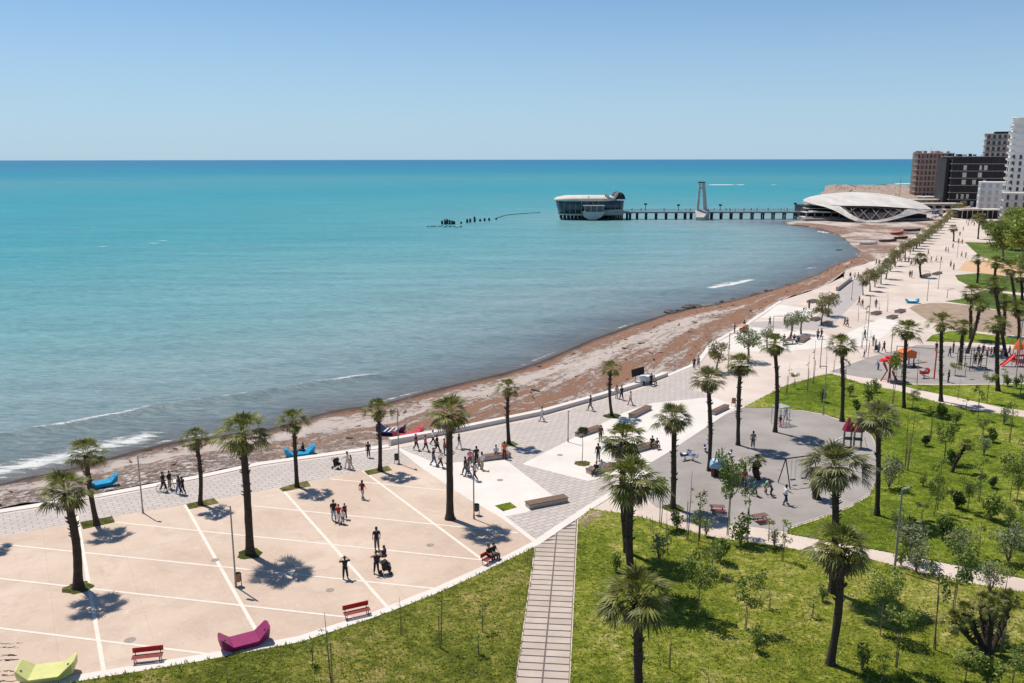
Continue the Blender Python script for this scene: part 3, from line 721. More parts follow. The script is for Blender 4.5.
for i, (a, b_, c_, d_, k, q) in enumerate([(960, 365, 963, 327, 3, .95), (971, 339, 972, 292, 3, 1.35), (998, 391, 998, 324, 3, 1.12), (967, 353, 980, 305, 3, .9), (1006, 356, 996, 285, 3, 1.25), (1018, 343, 1018, 308, 3, 1.2), (1017, 318, 1011, 268, 3, 1.3),
        (996, 300, 996, 262, 3, 1.3), (977, 283, 978, 259, 3, 1.1), (1022, 300, 1021, 276, 3, 1.2), (1003, 335, 1004, 300, 3, 1.2)]):
    palm(a, b_, c_, d_, k, '%s palm from the left among the cluster beyond the far playground' % ORD[sorted(range(11), key=lambda j: [963, 972, 998, 980, 996.5, 1018, 1011, 995.5, 978, 1021, 1004][j]).index(i)], GF, .3, .24, q, .3)
GD = 'palms along the far promenade'
palm(921, 277.5, 921, 258, 4, 'single palm standing on the open promenade beside the far crowd', GD, .28, .24, 1.15, .2, z=0)
palm(953.5, 241.5, 953, 228, 3, 'small palm on the far promenade at the end of the tree row', GD, .3, .25, 1.15, .2, z=0)
palm(978, 239, 980, 218, 4, 'pale palm in front of the white canopy of the far café', GD, .3, .26, 1.7, .2, z=0)

# round or ragged grass at palm feet
mTuft = lawn_mat('verge_grass', (.07, .085, .018), (.12, .125, .03), (.30, .23, .12), .07)
def bed(x0, y0, x1, y1, x2, y2, x3, y3): sheet('verge', [(x0, y0), (x1, y1), (x2, y2), (x3, y3)], .03, mTuft, thick=.05)
for q in ((80, 522, 112, 516, 115, 522, 83, 529), (186, 504, 214, 498, 219, 503, 189, 509), (279, 488, 307, 480.5, 311, 486, 283, 491.5), (364, 471, 388, 465.5, 392, 470, 368, 475)): bed(*q)
def disc(px, py, r, z=.03, mat=None):
    c = G(px, py, 0); n = 18; rr = random.Random(px)
    m = MB(); m.add([(c.x, c.y, z)] + [(c.x + r * rr.uniform(.8, 1.15) * math.cos(2 * math.pi * k / n), c.y + r * rr.uniform(.8, 1.15) * math.sin(2 * math.pi * k / n), z - .01) for k in range(n)], [(0, 1 + k, 1 + (k + 1) % n) for k in range(n)])
    o = m.build('verge', mat or mTuft); tag(o, kind='structure')
for px, py, r in ((78, 588, .95), (250, 554, .95), (450, 519, .5), (509, 444, .9), (612, 416, 1.0), (673, 508, .9), (582, 463.5, .85)): disc(px, py, r)

# --- leafy clouds
def leaves(mb, c, rad, n, size, r, flat=1.0, shell=.35):
    for _ in range(n):
        a = r.uniform(0, 6.283); z = r.uniform(-1, 1); q = r.random() ** shell
        s_ = math.sqrt(1 - z * z)
        p = Vector((c[0] + math.cos(a) * s_ * rad * q, c[1] + math.sin(a) * s_ * rad * q, c[2] + z * rad * q * flat))
        n1 = Vector((r.gauss(0, 1), r.gauss(0, 1), r.gauss(0, 1) + .5)).normalized(); t = n1.orthogonal().normalized(); u = n1.cross(t)
        an = r.uniform(0, 6.28); t, u = t * math.cos(an) + u * math.sin(an), u * math.cos(an) - t * math.sin(an)
        l = size * r.uniform(.6, 1.3); w = l * .42
        mb.add([p - t * l, p + u * w, p + t * l, p - u * w], [(0, 1, 2), (0, 2, 3)])
M_leaf = leafmat('fresh_leaves', [(.05, .085, .014), (.13, .19, .026), (.27, .34, .08)], .5, .25)
M_leaf_y = leafmat('yellow_green_leaves', [(.11, .15, .02), (.24, .30, .045), (.42, .48, .14)], .5, .3)
M_leaf_d = leafmat('dark_leaves', [(.02, .035, .012), (.045, .07, .022), (.09, .12, .04)], .5, .15)
M_leaf_o = leafmat('olive_leaves', [(.13, .12, .04), (.23, .205, .08), (.36, .32, .15)], .6, .2)
M_leaf_s = leafmat('silver_leaves', [(.11, .135, .06), (.21, .24, .12), (.36, .38, .24)], .6, .2)
M_twig = simple('twigs', (.20, .165, .12), .95)

def sapling_proto(seed, h, kind):
    """thin young tree tied to a stake: stem, stake, leaf tufts along the upper stem"""
    r = random.Random(seed); t = thing('sapling', (0, 0, 0))
    m = MB(); dx_, dy_ = r.uniform(-.03, .03), r.uniform(-.03, .03); pts = [(dx_ * i + r.uniform(-.015, .015), dy_ * i + r.uniform(-.015, .015), h * i / 5) for i in range(6)]
    m.tube(pts, [.035, .03, .026, .022, .016, .01], 5); lf = MB()
    nb = {'bare': 3, 'thin': 5, 'full': 14, 'top': 8}[kind]
    for k in range(nb):
        f = r.uniform(.45, 1) if kind != 'top' else r.uniform(.78, 1.0)
        z = h * f; a = r.uniform(0, 6.28); L_ = {'bare': .25, 'thin': .35, 'full': .65, 'top': .45}[kind] * r.uniform(.6, 1.3)
        e = Vector((pts[-1][0] * f + math.cos(a) * L_, pts[-1][1] * f + math.sin(a) * L_, z + L_ * .6))
        m.tube([(pts[-1][0] * f, pts[-1][1] * f, z), e], [.014, .006], 4)
        leaves(lf, e, {'bare': .12, 'thin': .24, 'full': .42, 'top': .32}[kind], {'bare': 3, 'thin': 30, 'full': 85, 'top': 70}[kind], .10, r)
    m.build('stem', M_green_wood, t)
    s = MB(); s.tube([(.09, 0, 0), (.10, .02, min(2.0, h * .7))], .028, 5); s.build('stake', M_stake, t)
    if lf.v: lf.build('leaves', M_leaf_y if seed % 2 else M_leaf, t)
    return t
def bush_proto(seed, h, mat, stems=7, dens=60, name='shrub'):
    r = random.Random(seed); t = thing(name, (0, 0, 0)); m = MB(); lf = MB()
    for k in range(stems):
        a = r.uniform(0, 6.28); sp_ = r.uniform(.1, .55) * h * .6
        e = Vector((math.cos(a) * sp_, math.sin(a) * sp_, h * r.uniform(.45, 1)))
        m.tube([(0, 0, 0), e * .5 + Vector((0, 0, .1)), e], [.035, .02, .01], 4)
        leaves(lf, e * .95, h * .24, dens, .09 + h * .012, r); leaves(lf, e * .6, h * .18, dens // 3, .09, r)
    m.build('branches', M_twig, t); lf.build('leaves', mat, t); return t
def tree_proto(seed, h, cr, mat, n=2600, name='small_tree', trunk_f=.45, flat=.9, lsize=.13, tr=.11):
    r = random.Random(seed); t = thing(name, (0, 0, 0)); m = MB(); lf = MB()
    k0 = Vector((r.uniform(-.2, .2), r.uniform(-.2, .2), h * trunk_f)); m.tube([(0, 0, -.05), k0 * .5 + Vector((.05, 0, 0)), k0], [tr * 1.3, tr, tr * .8], 8)
    nb = 14
    for k in range(nb):
        a = k * 2.4 + r.uniform(-.3, .3); q = r.uniform(.35, 1.0); zz = h * trunk_f + (h * (1 - trunk_f)) * r.uniform(.05, .92)
        e = Vector((math.cos(a) * cr * q * .8, math.sin(a) * cr * q * .8, zz)); m.tube([k0, (k0 + e) / 2 + Vector((0, 0, .12)), e], [tr * .5, tr * .3, .02], 5)
        leaves(lf, e, cr * r.uniform(.3, .5), n // nb, lsize, r, flat)
    m.build('trunk', M_twig, t); lf.build('crown', mat, t); return t
SAPS = {'bare': [sapling_proto(1, 3.6, 'bare'), sapling_proto(4, 4.2, 'bare')], 'thin': [sapling_proto(2, 3.2, 'thin'), sapling_proto(5, 3.8, 'thin'), sapling_proto(9, 2.8, 'thin')],
        'full': [sapling_proto(3, 3.8, 'full'), sapling_proto(6, 3.4, 'full'), sapling_proto(8, 4.0, 'full')], 'top': [sapling_proto(7, 2.6, 'top'), sapling_proto(11, 3.0, 'top')]}
BUSH = {'green': [bush_proto(21, 1.5, M_leaf), bush_proto(22, 1.3, M_leaf_y)], 'dark': [bush_proto(23, 1.3, M_leaf_d, 12, 55), bush_proto(24, 1.1, M_leaf, 13, 60)],
        'silver': [bush_proto(25, 2.6, M_leaf_s, 11, 60), bush_proto(26, 2.3, M_leaf_s, 10, 55)], 'airy': [bush_proto(27, 1.7, M_leaf_s, 9, 28), bush_proto(28, 1.6, M_leaf, 9, 30)]}
PROTO_ALL = []
SAPD = {'bare': 'bare thin young tree', 'thin': 'thin young tree with few leaves', 'full': 'leafy young tree', 'top': 'thin young tree with leafy top'}
BSHD = {'green': 'green shrub', 'dark': 'dense dark green shrub', 'silver': 'tall silvery green shrub', 'airy': 'open airy shrub'}
# area -> list of (kind, px, py of the foot, row of the top)
AREAS = {
 'on the lawn left of the walkway': [('bare', 331, 683, 612), ('bare', 401, 634, 596), ('bare', 441, 648, 588), ('thin', 482, 632, 604), ('thin', 479, 655, 634), ('thin', 313, 664, 640), ('bare', 527, 562, 550), ('bare', 361, 700, 679)],
 'just below the concrete path': [('bare', 653, 533, 516), ('bare', 666, 538, 507), ('bare', 688, 540, 470), ('thin', 699, 541, 492), ('green', 677, 530, 510), ('top', 698, 546, 515), ('airy', 706, 536, 516), ('full', 727, 535, 450), ('top', 661, 527, 478), ('airy', 741, 546, 510), ('thin', 768, 541, 516), ('thin', 782, 561, 520), ('green', 720, 562, 536), ('thin', 748, 541, 478), ('airy', 774, 546, 528)],
 'amid the near lawn': [('airy', 659, 562, 532), ('full', 697, 618, 552), ('full', 746, 628, 567), ('airy', 757, 642, 622), ('thin', 770, 608, 592), ('airy', 616, 572, 550), ('bare', 670, 670, 625), ('airy', 757, 652, 630), ('thin', 812, 618, 598), ('airy', 822, 601, 583), ('full', 712, 575, 545), ('bare', 668, 690, 676)],
 'at the lower right lawn': [('full', 880, 635, 566), ('top', 897, 668, 606), ('full', 952, 618, 532), ('thin', 935, 650, 562), ('silver', 990, 592, 553), ('airy', 862, 669, 640), ('thin', 1003, 602, 568), ('silver', 916, 572, 540), ('thin', 883, 683, 652), ('full', 965, 683, 648), ('green', 988, 688, 655), ('full', 1012, 684, 650), ('bare', 1001, 655, 610), ('airy', 901, 566, 545)],
 'right above the concrete path': [('silver', 909, 561, 512), ('dark', 942, 538, 513), ('silver', 960, 561, 520), ('full', 898, 540, 508), ('full', 1010, 545, 505), ('top', 922, 520, 502), ('silver', 1008, 562, 515), ('full', 934, 516, 478), ('dark', 906, 534, 515), ('green', 990, 520, 490), ('thin', 978, 556, 520)],
 'amid the right lawn': [('dark', 956, 508, 489), ('airy', 923, 486, 472), ('silver', 889, 488, 450), ('thin', 899, 485, 458), ('full', 967, 512, 478), ('thin', 937, 510, 455), ('bare', 908, 470, 405), ('bare', 905, 470, 410), ('thin', 979, 502, 455), ('full', 1010, 500, 450), ('full', 1016, 505, 470), ('green', 1006, 470, 450), ('dark', 992, 488, 476), ('thin', 1020, 478, 430), ('airy', 984, 455, 436)],
 'on the upper right lawn': [('dark', 925, 446, 434), ('full', 944, 462, 420), ('green', 956, 424, 411), ('dark', 940, 418, 402), ('full', 983, 436, 418), ('dark', 993, 442, 427), ('airy', 1004, 424, 406), ('thin', 931, 438, 400), ('full', 912, 409, 388), ('dark', 951, 465, 448), ('thin', 966, 412, 396), ('green', 876, 392, 378), ('thin', 978, 420, 386), ('thin', 1010, 442, 395), ('top', 893, 405, 352)],
 'on the lawn tip behind the playground': [('bare', 787, 393, 362), ('top', 794, 388, 372), ('bare', 807, 391, 355), ('airy', 822, 402, 385), ('green', 850, 396, 384), ('dark', 857, 412, 398), ('bare', 813, 384, 340), ('airy', 868, 404, 380), ('bare', 834, 372, 350), ('thin', 846, 380, 356)],
 'around the far playground': [('thin', 901, 383, 366), ('bare', 958, 399, 378), ('thin', 1003, 386, 368), ('green', 1007, 386, 374), ('green', 1016, 388, 376), ('top', 987, 403, 372), ('full', 955, 375, 362), ('thin', 965, 378, 360), ('bare', 917, 384, 352), ('thin', 1020, 398, 372)],
 'on the mid promenade': [('bare', 879, 315, 300), ('bare', 887, 312, 292), ('thin', 866, 320, 305), ('bare', 858, 322, 302), ('bare', 862, 348, 320), ('bare', 826, 366, 345), ('bare', 868, 358, 330)]}
SGRP = {}
for area, L in AREAS.items():
    order = sorted(range(len(L)), key=lambda i: L[i][1])
    cnt = {}
    for k in order:
        kd, px, py, ty = L[k]; base = (SAPD if kd in SAPD else BSHD)[kd]
        cnt[kd] = cnt.get(kd, 0) + 1
    seen = {}
    for k in order:
        kd, px, py, ty = L[k]; pr = (SAPS if kd in SAPS else BUSH)[kd]; seen[kd] = seen.get(kd, 0) + 1
        src = pr[k % len(pr)]; B = G(px, py, .05); H = max(.4, topz(B, ty) - .05) * (.86 if kd == 'silver' else 1)
        h0 = max((v.co.z for c_ in src.children for v in c_.data.vertices))
        q = H / h0; base = (SAPD if kd in SAPD else BSHD)[kd]
        lab = (ORD[seen[kd] - 1] + ' ' + base + ' from left ' + area) if cnt[kd] > 1 else (base + ' ' + area)
        sx_ = q if kd in BUSH else max(.75, min(1.25, q))
        clone(src, B, rnd.uniform(0, 6.28), lab, 'young tree' if kd in SAPD else 'shrub', ('young trees ' if kd in SAPD else 'shrubs ') + area, scale=(sx_, sx_, q))
def kill(root):
    for ch in list(root.children): kill(ch)
    bpy.data.objects.remove(root)
for d_ in (SAPS, BUSH):
    for L in d_.values():
        for o in L: kill(o)

# tamarisk-like trees of the promenade
TT = [tree_proto(31, 4.2, 1.5, M_leaf_o, 1500), tree_proto(32, 3.8, 1.4, M_leaf_o, 1400), tree_proto(33, 3.6, 1.5, M_leaf_s, 900)]
TD = tree_proto(34, 8.5, 3.6, M_leaf_y, 3200, 'broadleaf_tree', .3, .8, .28, .2); TG = tree_proto(36, 8.5, 3.8, M_leaf, 3200, 'broadleaf_tree', .3, .8, .28, .2)
def put_tree(src, px, py, ty, label, group, cat='tree', wide=1.0):
    B = G(px, py, 0); H = topz(B, ty); h0 = max(v.co.z for c_ in src.children for v in c_.data.vertices); q = H / h0
    return clone(src, B, rnd.uniform(0, 6.28), label, cat, group, scale=(q * wide, q * wide, q))
g_ = 'olive green trees lining the promenade above the cove'
row = [(863, 295, 272, 0), (870, 291, 267, 1), (875, 287, 266, 0), (881, 284, 262, 2), (886, 279, 256, 1), (890, 271, 250, 0), (895, 266, 247, 1), (900, 261, 243, 0), (905, 258, 239, 1), (910, 254, 238, 0)]
for i, (px, py, ty, k) in enumerate(row):
    put_tree(TT[k], px, py, ty, ORD[i] + ' from the near end of the olive green tree row above the cove', g_, wide=.95)
g_ = 'trees forming the clipped hedge row along the far promenade'
hr = [(913 + 3.1 * i, 251 - 2.5 * i - .012 * i * i) for i in range(17)]
for i, (px, py) in enumerate(hr):
    B = G(px, py, 0); put_tree(TT[i % 2], px, py, P(B + Vector((0, 0, 3.9 if i < 12 else 4.6)))[1], ORD[i] + ' from the near end of the clipped hedge row on the far promenade', g_, wide=2.0)
g_ = 'small trees in planters on the middle promenade'
for px, py, ty, k, l in ((801, 334, 307, 2, 'silvery multi-branched tree beside the seated group on the middle promenade'), (821, 325, 296, 0, 'olive green tree with people passing under it on the middle promenade'), (828, 316, 290, 1, 'olive green tree just behind the tree with people under it'),
        (748, 362, 326, 2, 'pale grey-leaved tree behind the third playground palm'), (716, 372, 338, 0, 'dark green round tree beside the thin lamp at the seaweed edge'), (767, 348, 325, 2, 'pale tree half hidden behind a palm crown on the promenade'), (791, 336, 312, 2, 'small pale tree left of the silvery tree by the seated group')):
    put_tree(TT[k], px, py, ty, l, g_, wide=1.1)
g_ = 'broadleaf trees massed at the far right'
for i, (px, py, ty, s_) in enumerate([(1003, 262, 222, TG), (1022, 268, 214, TD), (1012, 250, 225, TG), (1038, 262, 212, TG), (1018, 240, 205, TD), (993, 238, 219, TG), (1006, 236, 216, TD), (1042, 290, 238, TD), (985, 232, 219, TG)]):
    xs_ = sorted([1003, 1022, 1012, 1038, 1018, 993, 1006, 1042, 985])
    put_tree(s_, px, py, ty, ORD[xs_.index(px)] + ' tree from the left of the leafy mass beside the tower', g_, wide=1.25)
# small round-headed tree on the slab and the broad many-trunked palm on the lawn
t = tree_proto(35, 3.3, .55, M_leaf_d, 700, 'ball_tree', .8, .6, .09, .03)
B = G(582, 463.5, 0); t.location = B; t.scale = (1, 1, topz(B, 425) / 3.4); tag(t, 'small round-headed tree on a thin stem in the white slab', 'tree')
for s_ in TT + [TD, TG]: kill(s_)
# clump of fan palms with several dark trunks
t = thing('clump_palm', G(988, 652, .05), .4, 'broad clump palm with several dark leaning trunks on the near right lawn', 'palm tree', None, .82)
r = random.Random(5)
for k, (dx, dy, dz) in enumerate([(-2.6, .4, 2.6), (-.1, -.1, 3.2), (1.9, .5, 3.0), (.8, 1.3, 2.6), (-1.2, .9, 2.6)]):
    v = Vector((dx, dy, dz)); tr_ = trunk_mb(v * 1.1, .20, .17, r, .3).build('trunk', M_bark, t, smooth=True)
    tr_.location = (dx * .15, dy * .15, 0)
    g, s = CROWNS[(0, 2, 3, 1, 2)[k]]
    for nm, me_ in (('green_fronds', g), ('dead_fronds', s)):
        o = link(nm, me_, t); o.location = v * 1.1 + Vector((dx * .15, dy * .15, -.1)); o.scale = (.52,) * 3 if nm[0] == 'g' else (.42,) * 3; o.rotation_euler.z = k
# ================================================================== STREET FURNITURE
mMetal = simple('grey_metal', (.30, .29, .28), .5, .1, 4, .3)
mDarkM = simple('dark_metal', (.05, .048, .046), .5, .2, 5, .4)
mWoodS = simple('bench_wood', (.20, .115, .08), .7, .3, 5)
mWoodD = simple('dark_wood', (.13, .075, .05), .75, .3, 5)
mConc = simple('bench_concrete', (.47, .40, .34), .8, .12, 3)
mRed = simple('red_paint', (.66, .035, .028), .45, .15, 4); mMaroon = simple('maroon_slats', (.28, .04, .04), .6, .2, 4)
mBlue = simple('bright_blue_plastic', (.02, .30, .52), .35, .1, 2); mNavy = simple('navy_plastic', (.015, .025, .09), .35, .2, 2)
mYel = simple('pale_yellow_plastic', (.62, .60, .22), .4, .08, 2); mMag = simple('magenta_plastic', (.27, .018, .095), .4, .12, 2)
mCoral = simple('red_plastic', (.50, .06, .06), .4, .12, 2); mWhiteP = simple('white_plastic', (.75, .74, .72), .4, .05, 2)
mBlack = simple('black_fabric', (.018, .018, .02), .8, .3, 6); mGlass = simple('dark_glass', (.03, .04, .05), .12, .2, 1, 0, .6)

def lounger(px, py, rz, L_, mat, label, group=None, z=0.0, w=1.5, hgt=1.0):
    """boat-shaped seat: flat middle, two upturned faceted ends"""
    B = G(px, py, z); t = thing('lounger', B, rz, label, 'lounger', group)
    h = L_ / 2; prof_t = [(-h, hgt), (-h * .52, .42), (h * .48, .42), (h, hgt * 1.08)]
    m = MB(); vs = []
    def sec(x, zt, zb, wt, wb): return [(x, -wt / 2, zt), (x, wt / 2, zt), (x, wb / 2, zb), (x, -wb / 2, zb)]
    secs = [sec(-h, hgt * .98, hgt * .55, w * .55, w * .45), sec(-h * .93, hgt, .30, w * .8, w * .62), sec(-h * .52, .42, .0, w, w * .72), sec(h * .48, .42, .0, w, w * .72), sec(h * .92, hgt * 1.05, .32, w * .8, w * .62), sec(h, hgt * 1.1, hgt * .6, w * .5, w * .4)]
    for s_ in secs: vs += s_
    fs = [(0, 1, 2, 3), (20, 21, 22, 23)]
    for i in range(5):
        for k in range(4): fs.append((4 * i + k, 4 * i + (k + 1) % 4, 4 * i + 4 + (k + 1) % 4, 4 * i + 4 + k))
    m.add(vs, fs); m.build('shell', mat, t, bevel=.03)
    p = MB()
    for x, zz in ((-h * .8, .80 * hgt), (h * .78, .85 * hgt)):
        p.box((x, -w * .2, zz + .04), (.10, .10, .05))
    p.build('bolt', mDarkM, t)
    return t
lounger(48, 677, R(14), 3.1, mYel, 'pale yellow boat-shaped lounger at the corner of the beige plaza', w=1.7, hgt=.95)
lounger(245, 645, R(29), 3.0, mMag, 'magenta boat-shaped lounger at the curved edge of the beige plaza', w=1.45, hgt=.98)
lounger(300, 456, R(22), 3.0, mBlue, 'bright blue lounger with a dark-clothed person lying on it', 'coloured loungers along the beach edge', -.2, 1.5, 1.0)
lounger(103, 486, R(35), 2.6, mBlue, 'bright blue lounger between two plaza palms at the beach edge', 'coloured loungers along the beach edge', -.2, 1.2, .9)
lounger(391, 434, R(-12), 3.2, mNavy, 'navy lounger with white stripes beside the red lounger', 'coloured loungers along the beach edge', -.4, 1.7, 1.0)
lounger(408, 437, R(25), 3.4, mCoral, 'red lounger standing on seaweed just behind the sea wall end', 'coloured loungers along the beach edge', -.4, 1.5, 1.0)
lounger(912, 303, R(-8), 2.6, mBlue, 'blue and white lounger on the far open promenade', 'coloured loungers along the beach edge', 0, 1.6, .9)
m = MB(); m.box((0, 0, .5), (1.7, 1.3, .06)); o = m.build('cushion', mWhiteP, None)
for nm in ('lounger.006',):
    p = bpy.data.objects.get(nm)
    if p: o.parent = p
m = MB()
for k in range(3): m.box((-.5 + .5 * k, 0, .46), (.16, 1.5, .05))
o = m.build('stripe', mWhiteP, None); o.parent = bpy.data.objects.get('lounger.004')

def red_bench(px, py, rz, label, group='red back benches on the plaza edge'):
    t = thing('park_bench', G(px, py, 0), rz, label, 'bench', group, .88)
    for s_ in (-.8, .8):
        m = MB(); m.tube([(s_, .22, 0), (s_, .25, .45), (s_, .36, .95)], .03, 6); m.tube([(s_, -.25, 0), (s_, -.25, .44)], .03, 6); m.tube([(s_, -.27, .43), (s_, .26, .43)], .03, 6); m.build('leg', mDarkM, t)
    m = MB()
    for k in range(4): m.box((0, -.22 + .135 * k, .47), (1.95, .10, .035))
    m.build('seat', mMaroon, t)
    m = MB()
    m.box((0, .32, .78), (1.95, .04, .36))
    m.build('backrest', mRed, t); return t
red_bench(148, 662, R(12), 'red-backed bench between the yellow and magenta loungers')
red_bench(357, 617, R(26), 'red-backed bench at the plaza edge above the bare sapling')
red_bench(491, 562, R(52), 'red bench with two people in black sitting side by side')
red_bench(1030, 372, R(0), 'red bench at the right edge of the far playground')
bpy.data.objects.remove(bpy.data.objects['park_bench.003'].children[0]) if False else None

def block_bench(x0, y0, x1, y1, w, label, base=True, top=mWoodS):
    a, c = G(x0, y0, 0), G(x1, y1, 0); L_ = (c - a).length; mid = (a + c) / 2; rz = math.atan2(c.y - a.y, c.x - a.x)
    t = thing('block_bench', mid, rz, label, 'bench', 'long timber topped benches on the promenade')
    m = MB(); m.box((0, 0, .19), (L_ * .985, w * .82, .38)); m.build('base', mConc, t, bevel=.01)
    m = MB(); n = 5; pw = w / n
    for k in range(n): m.box((0, -w / 2 + pw * (k + .5), .43), (L_, pw * .86, .07))
    m.build('seat', top, t); return t
block_bench(527, 508, 566, 500.5, .95, 'long timber-topped bench at the lower corner of the near white slab')
block_bench(470, 462, 510, 456.5, .85, 'long bench with a seated person in white and one in orange beside it')
block_bench(577, 437, 600, 429.5, .8, 'timber bench behind the small round-headed tree in the slab')
block_bench(631, 418, 649, 409, .85, 'timber bench on the white slab near three walkers at the wall')
block_bench(712, 415, 727, 408, .7, 'timber bench beside the near playground by the brown bin')
block_bench(634, 452, 655, 446, .9, 'timber bench carrying two seated people in black above the playground corner')
block_bench(588, 474, 612, 468, .9, 'timber bench under the double palm with seated people')
block_bench(800, 343, 808, 338, .9, 'timber bench beside the silvery tree and the seated group')
for i, (x, y) in enumerate(((815, 320), (827, 324), (892, 318), (900, 312), (812, 302), (926, 276), (937, 274), (876, 314))):
    block_bench(x - 3.2, y + 1.2, x + 3.2, y - .8, 1.2, '%s planter bench from the left on the far promenade' % ORD[sorted((815, 827, 892, 900, 812, 926, 937, 876)).index(x)], top=mWoodD)

def bin_(px, py, mat, label):
    t = thing('litter_bin', G(px, py, 0), 0, label, 'bin', 'litter bins beside the lamps')
    m = MB(); m.tube([(-.22, 0, 0), (-.22, 0, 1.0)], .03, 6); m.tube([(.22, 0, 0), (.22, 0, 1.0)], .03, 6); m.build('frame', mDarkM, t)
    m = MB(); m.lathe([(.16, .35), (.20, .4), (.23, .95), (.21, .97), (.17, .55)], seg=12); m.build('bucket', mat, t)
bin_(238.5, 586, simple('wood_bin', (.30, .16, .08), .7), 'brown wooden litter bin beside the lamp on the plaza')
bin_(397, 463.5, mDarkM, 'black litter bin beside the lamp at the wall end')
bin_(476.5, 515, mDarkM, 'black litter bin beside the lamp near the thick palm')
bin_(733.5, 406, simple('wood_bin', (.30, .16, .08), .7), 'brown litter bin next to the second playground palm')

def lamp(px, py, ty, label, arm=.9, rz=0.0, single=True, rad=.05, group='street lamps of the promenade'):
    B = G(px, py, 0); H = topz(B, ty); t = thing('street_lamp', B, rz, label, 'lamp', group)
    m = MB(); m.tube([(0, 0, 0), (0, 0, .4)], rad * 1.7, 10); m.tube([(0, 0, .35), (0, 0, H)], [rad * 1.2, rad], 10); m.build('pole', mMetal, t)
    if arm:
        m = MB(); m.tube([(0, 0, H - .06), (arm * .5, 0, H - .02)], rad * .8, 6); m.build('arm', mMetal, t)
        m = MB(); m.box((arm * .75, 0, H - .02), (arm * .75, .22, .09)); m.build('lamp_head', mMetal, t, bevel=.02)
    return t
lamp(143, 513, 456, 'slim grey lamp post beside the blue lounger on the pavers', .5, R(-20))
lamp(236, 587, 506, 'grey street lamp beside the wooden bin and thick palm on the plaza', .8, R(160))
lamp(399, 464, 409, 'slim lamp post at the end of the low sea wall', .5, 2)
lamp(474, 519, 450, 'street lamp behind the thick palm beside the white slab', .8, R(160))
lamp(568, 442, 411, 'thin short lamp post alone in the middle of the pavers', .15, 0)
lamp(894.5, 571, 489, 'tall street lamp with white head beside the concrete path', .7, R(30), rad=.07)
lamp(823, 415, 366, 'street lamp on the lawn tip behind the near playground', .6, R(180))
lamp(728, 370, 333, 'arm lamp at the seaweed edge beside the dark round tree', 1.1, 0)
lamp(773, 330, 316, 'short arm lamp on the white slab beside a lone walker', 1.5, 0)
lamp(820, 368, 336, 'thin post standing on the promenade before the playground lawn tip', .2, 0)
lamp(889, 375, 327, 'slim lamp at the tip of the far playground', .3, 0)
lamp(851.5, 300, 280, 'lamp beside the short concrete wall of the grey ramp', .8, 2)
lamp(927, 301, 271, 'tall lamp on the open promenade beside the blue and white lounger', 1.2, 2.6)
lamp(938, 289, 262, 'lamp on the open promenade behind the tallest lamp', .9, 2.6)
lamp(947, 298, 289, 'short lamp beside the lawn strip on the far promenade', 1.4, .3)
lamp(957, 258, 238, 'lamp on the far promenade near the round hedge end', .9, 1)
lamp(1016, 378, 318, 'blue-grey post in front of the red slide tower', .1, 0)
lamp(866, 352, 296, 'lamp on the promenade beside the far walking families', .4, 0)
lamp(898.5, 207, 176, 'thin mast behind the white shell hall', .1, 0, rad=.12)

# ---------------------------------------------------------------- playground things
def swing(x0, y0, x1, y1, H, label, mat=mDarkM):
    a, c = G(x0, y0, 0), G(x1, y1, 0); L_ = (c - a).length; rz = math.atan2(c.y - a.y, c.x - a.x)
    t = thing('swing_frame', a, rz, label, 'swing')
    for x in (0, L_):
        for s_ in (-1, 1):
            m = MB(); m.tube([(x, s_ * .9, 0), (x, 0, H)], .055, 6); m.build('leg', mat, t)
    m = MB(); m.tube([(-.1, 0, H), (L_ + .1, 0, H)], .06, 6); m.build('top_bar', mat, t)
    for x in (L_ * .3, L_ * .68):
        m = MB(); m.box((x, 0, .5), (.5, .2, .06)); s_ = m.build('swing_seat', mBlack, t)
        m = MB(); m.tube([(x - .23, 0, .5), (x - .23, 0, H)], .015, 4); m.tube([(x + .23, 0, .5), (x + .23, 0, H)], .015, 4); m.build('chain', mDarkM, s_)
swing(784, 486, 812, 482, 2.6, 'dark metal swing frame beside the white-shirted adult')
def slide(px, py, rz, label, matr, mats, tents=2, q=1.0, H=1.5, platm=None):
    t = thing('play_tower', G(px, py, 0), rz, label, 'play tower', None, q)
    for k in range(tents):
        x = k * 1.15
        for dx in (-.4, .4):
            for dy in (-.4, .4):
                m = MB(); m.tube([(x + dx, dy, 0), (x + dx, dy, H + 1.2)], .05, 6); m.build('post', mats, t)
        m = MB(); m.lathe([(.75, H + 1.0), (.5, H + 1.7), (.02, H + 2.7)], (x, 0, 0), 6); m.build('roof', matr, t)
        m = MB(); m.box((x, 0, H), (1.0, 1.0, .1)); m.build('platform', platm or mats, t)
    m = MB(); m.box((0, 0, 0), (.01, .01, .01)); 
    s_ = MB(); vs = []; 
    for i in range(6):
        f = i / 5; x = -.5 - 2.0 * f; z = H * (1 - f) ** 1.3 + .12
        vs += [(x, -.35, z + .2), (x, -.3, z), (x, .3, z), (x, .35, z + .2)]
    s_.add(vs, [(4 * i + k, 4 * i + k + 1, 4 * i + 5 + k, 4 * i + 4 + k) for i in range(5) for k in range(3)]); s_.build('slide', mWhiteP if matr is mMaroonR else mRed, t)
    m = MB()
    for k in range(5): m.tube([(tents * 1.15 - .5 + .5 - k * .09, -.3, .3 * k), (tents * 1.15 - .5 + .5 - k * .09, .3, .3 * k)], .03, 5)
    m.build('ladder', mats, t)
mMaroonR = simple('dark_red_roof', (.26, .015, .04), .5)
slide(847, 447, R(-14), 'play tower with two pointed dark red roofs and a white slide', mMaroonR, mDarkM, 2, .85, 1.1)
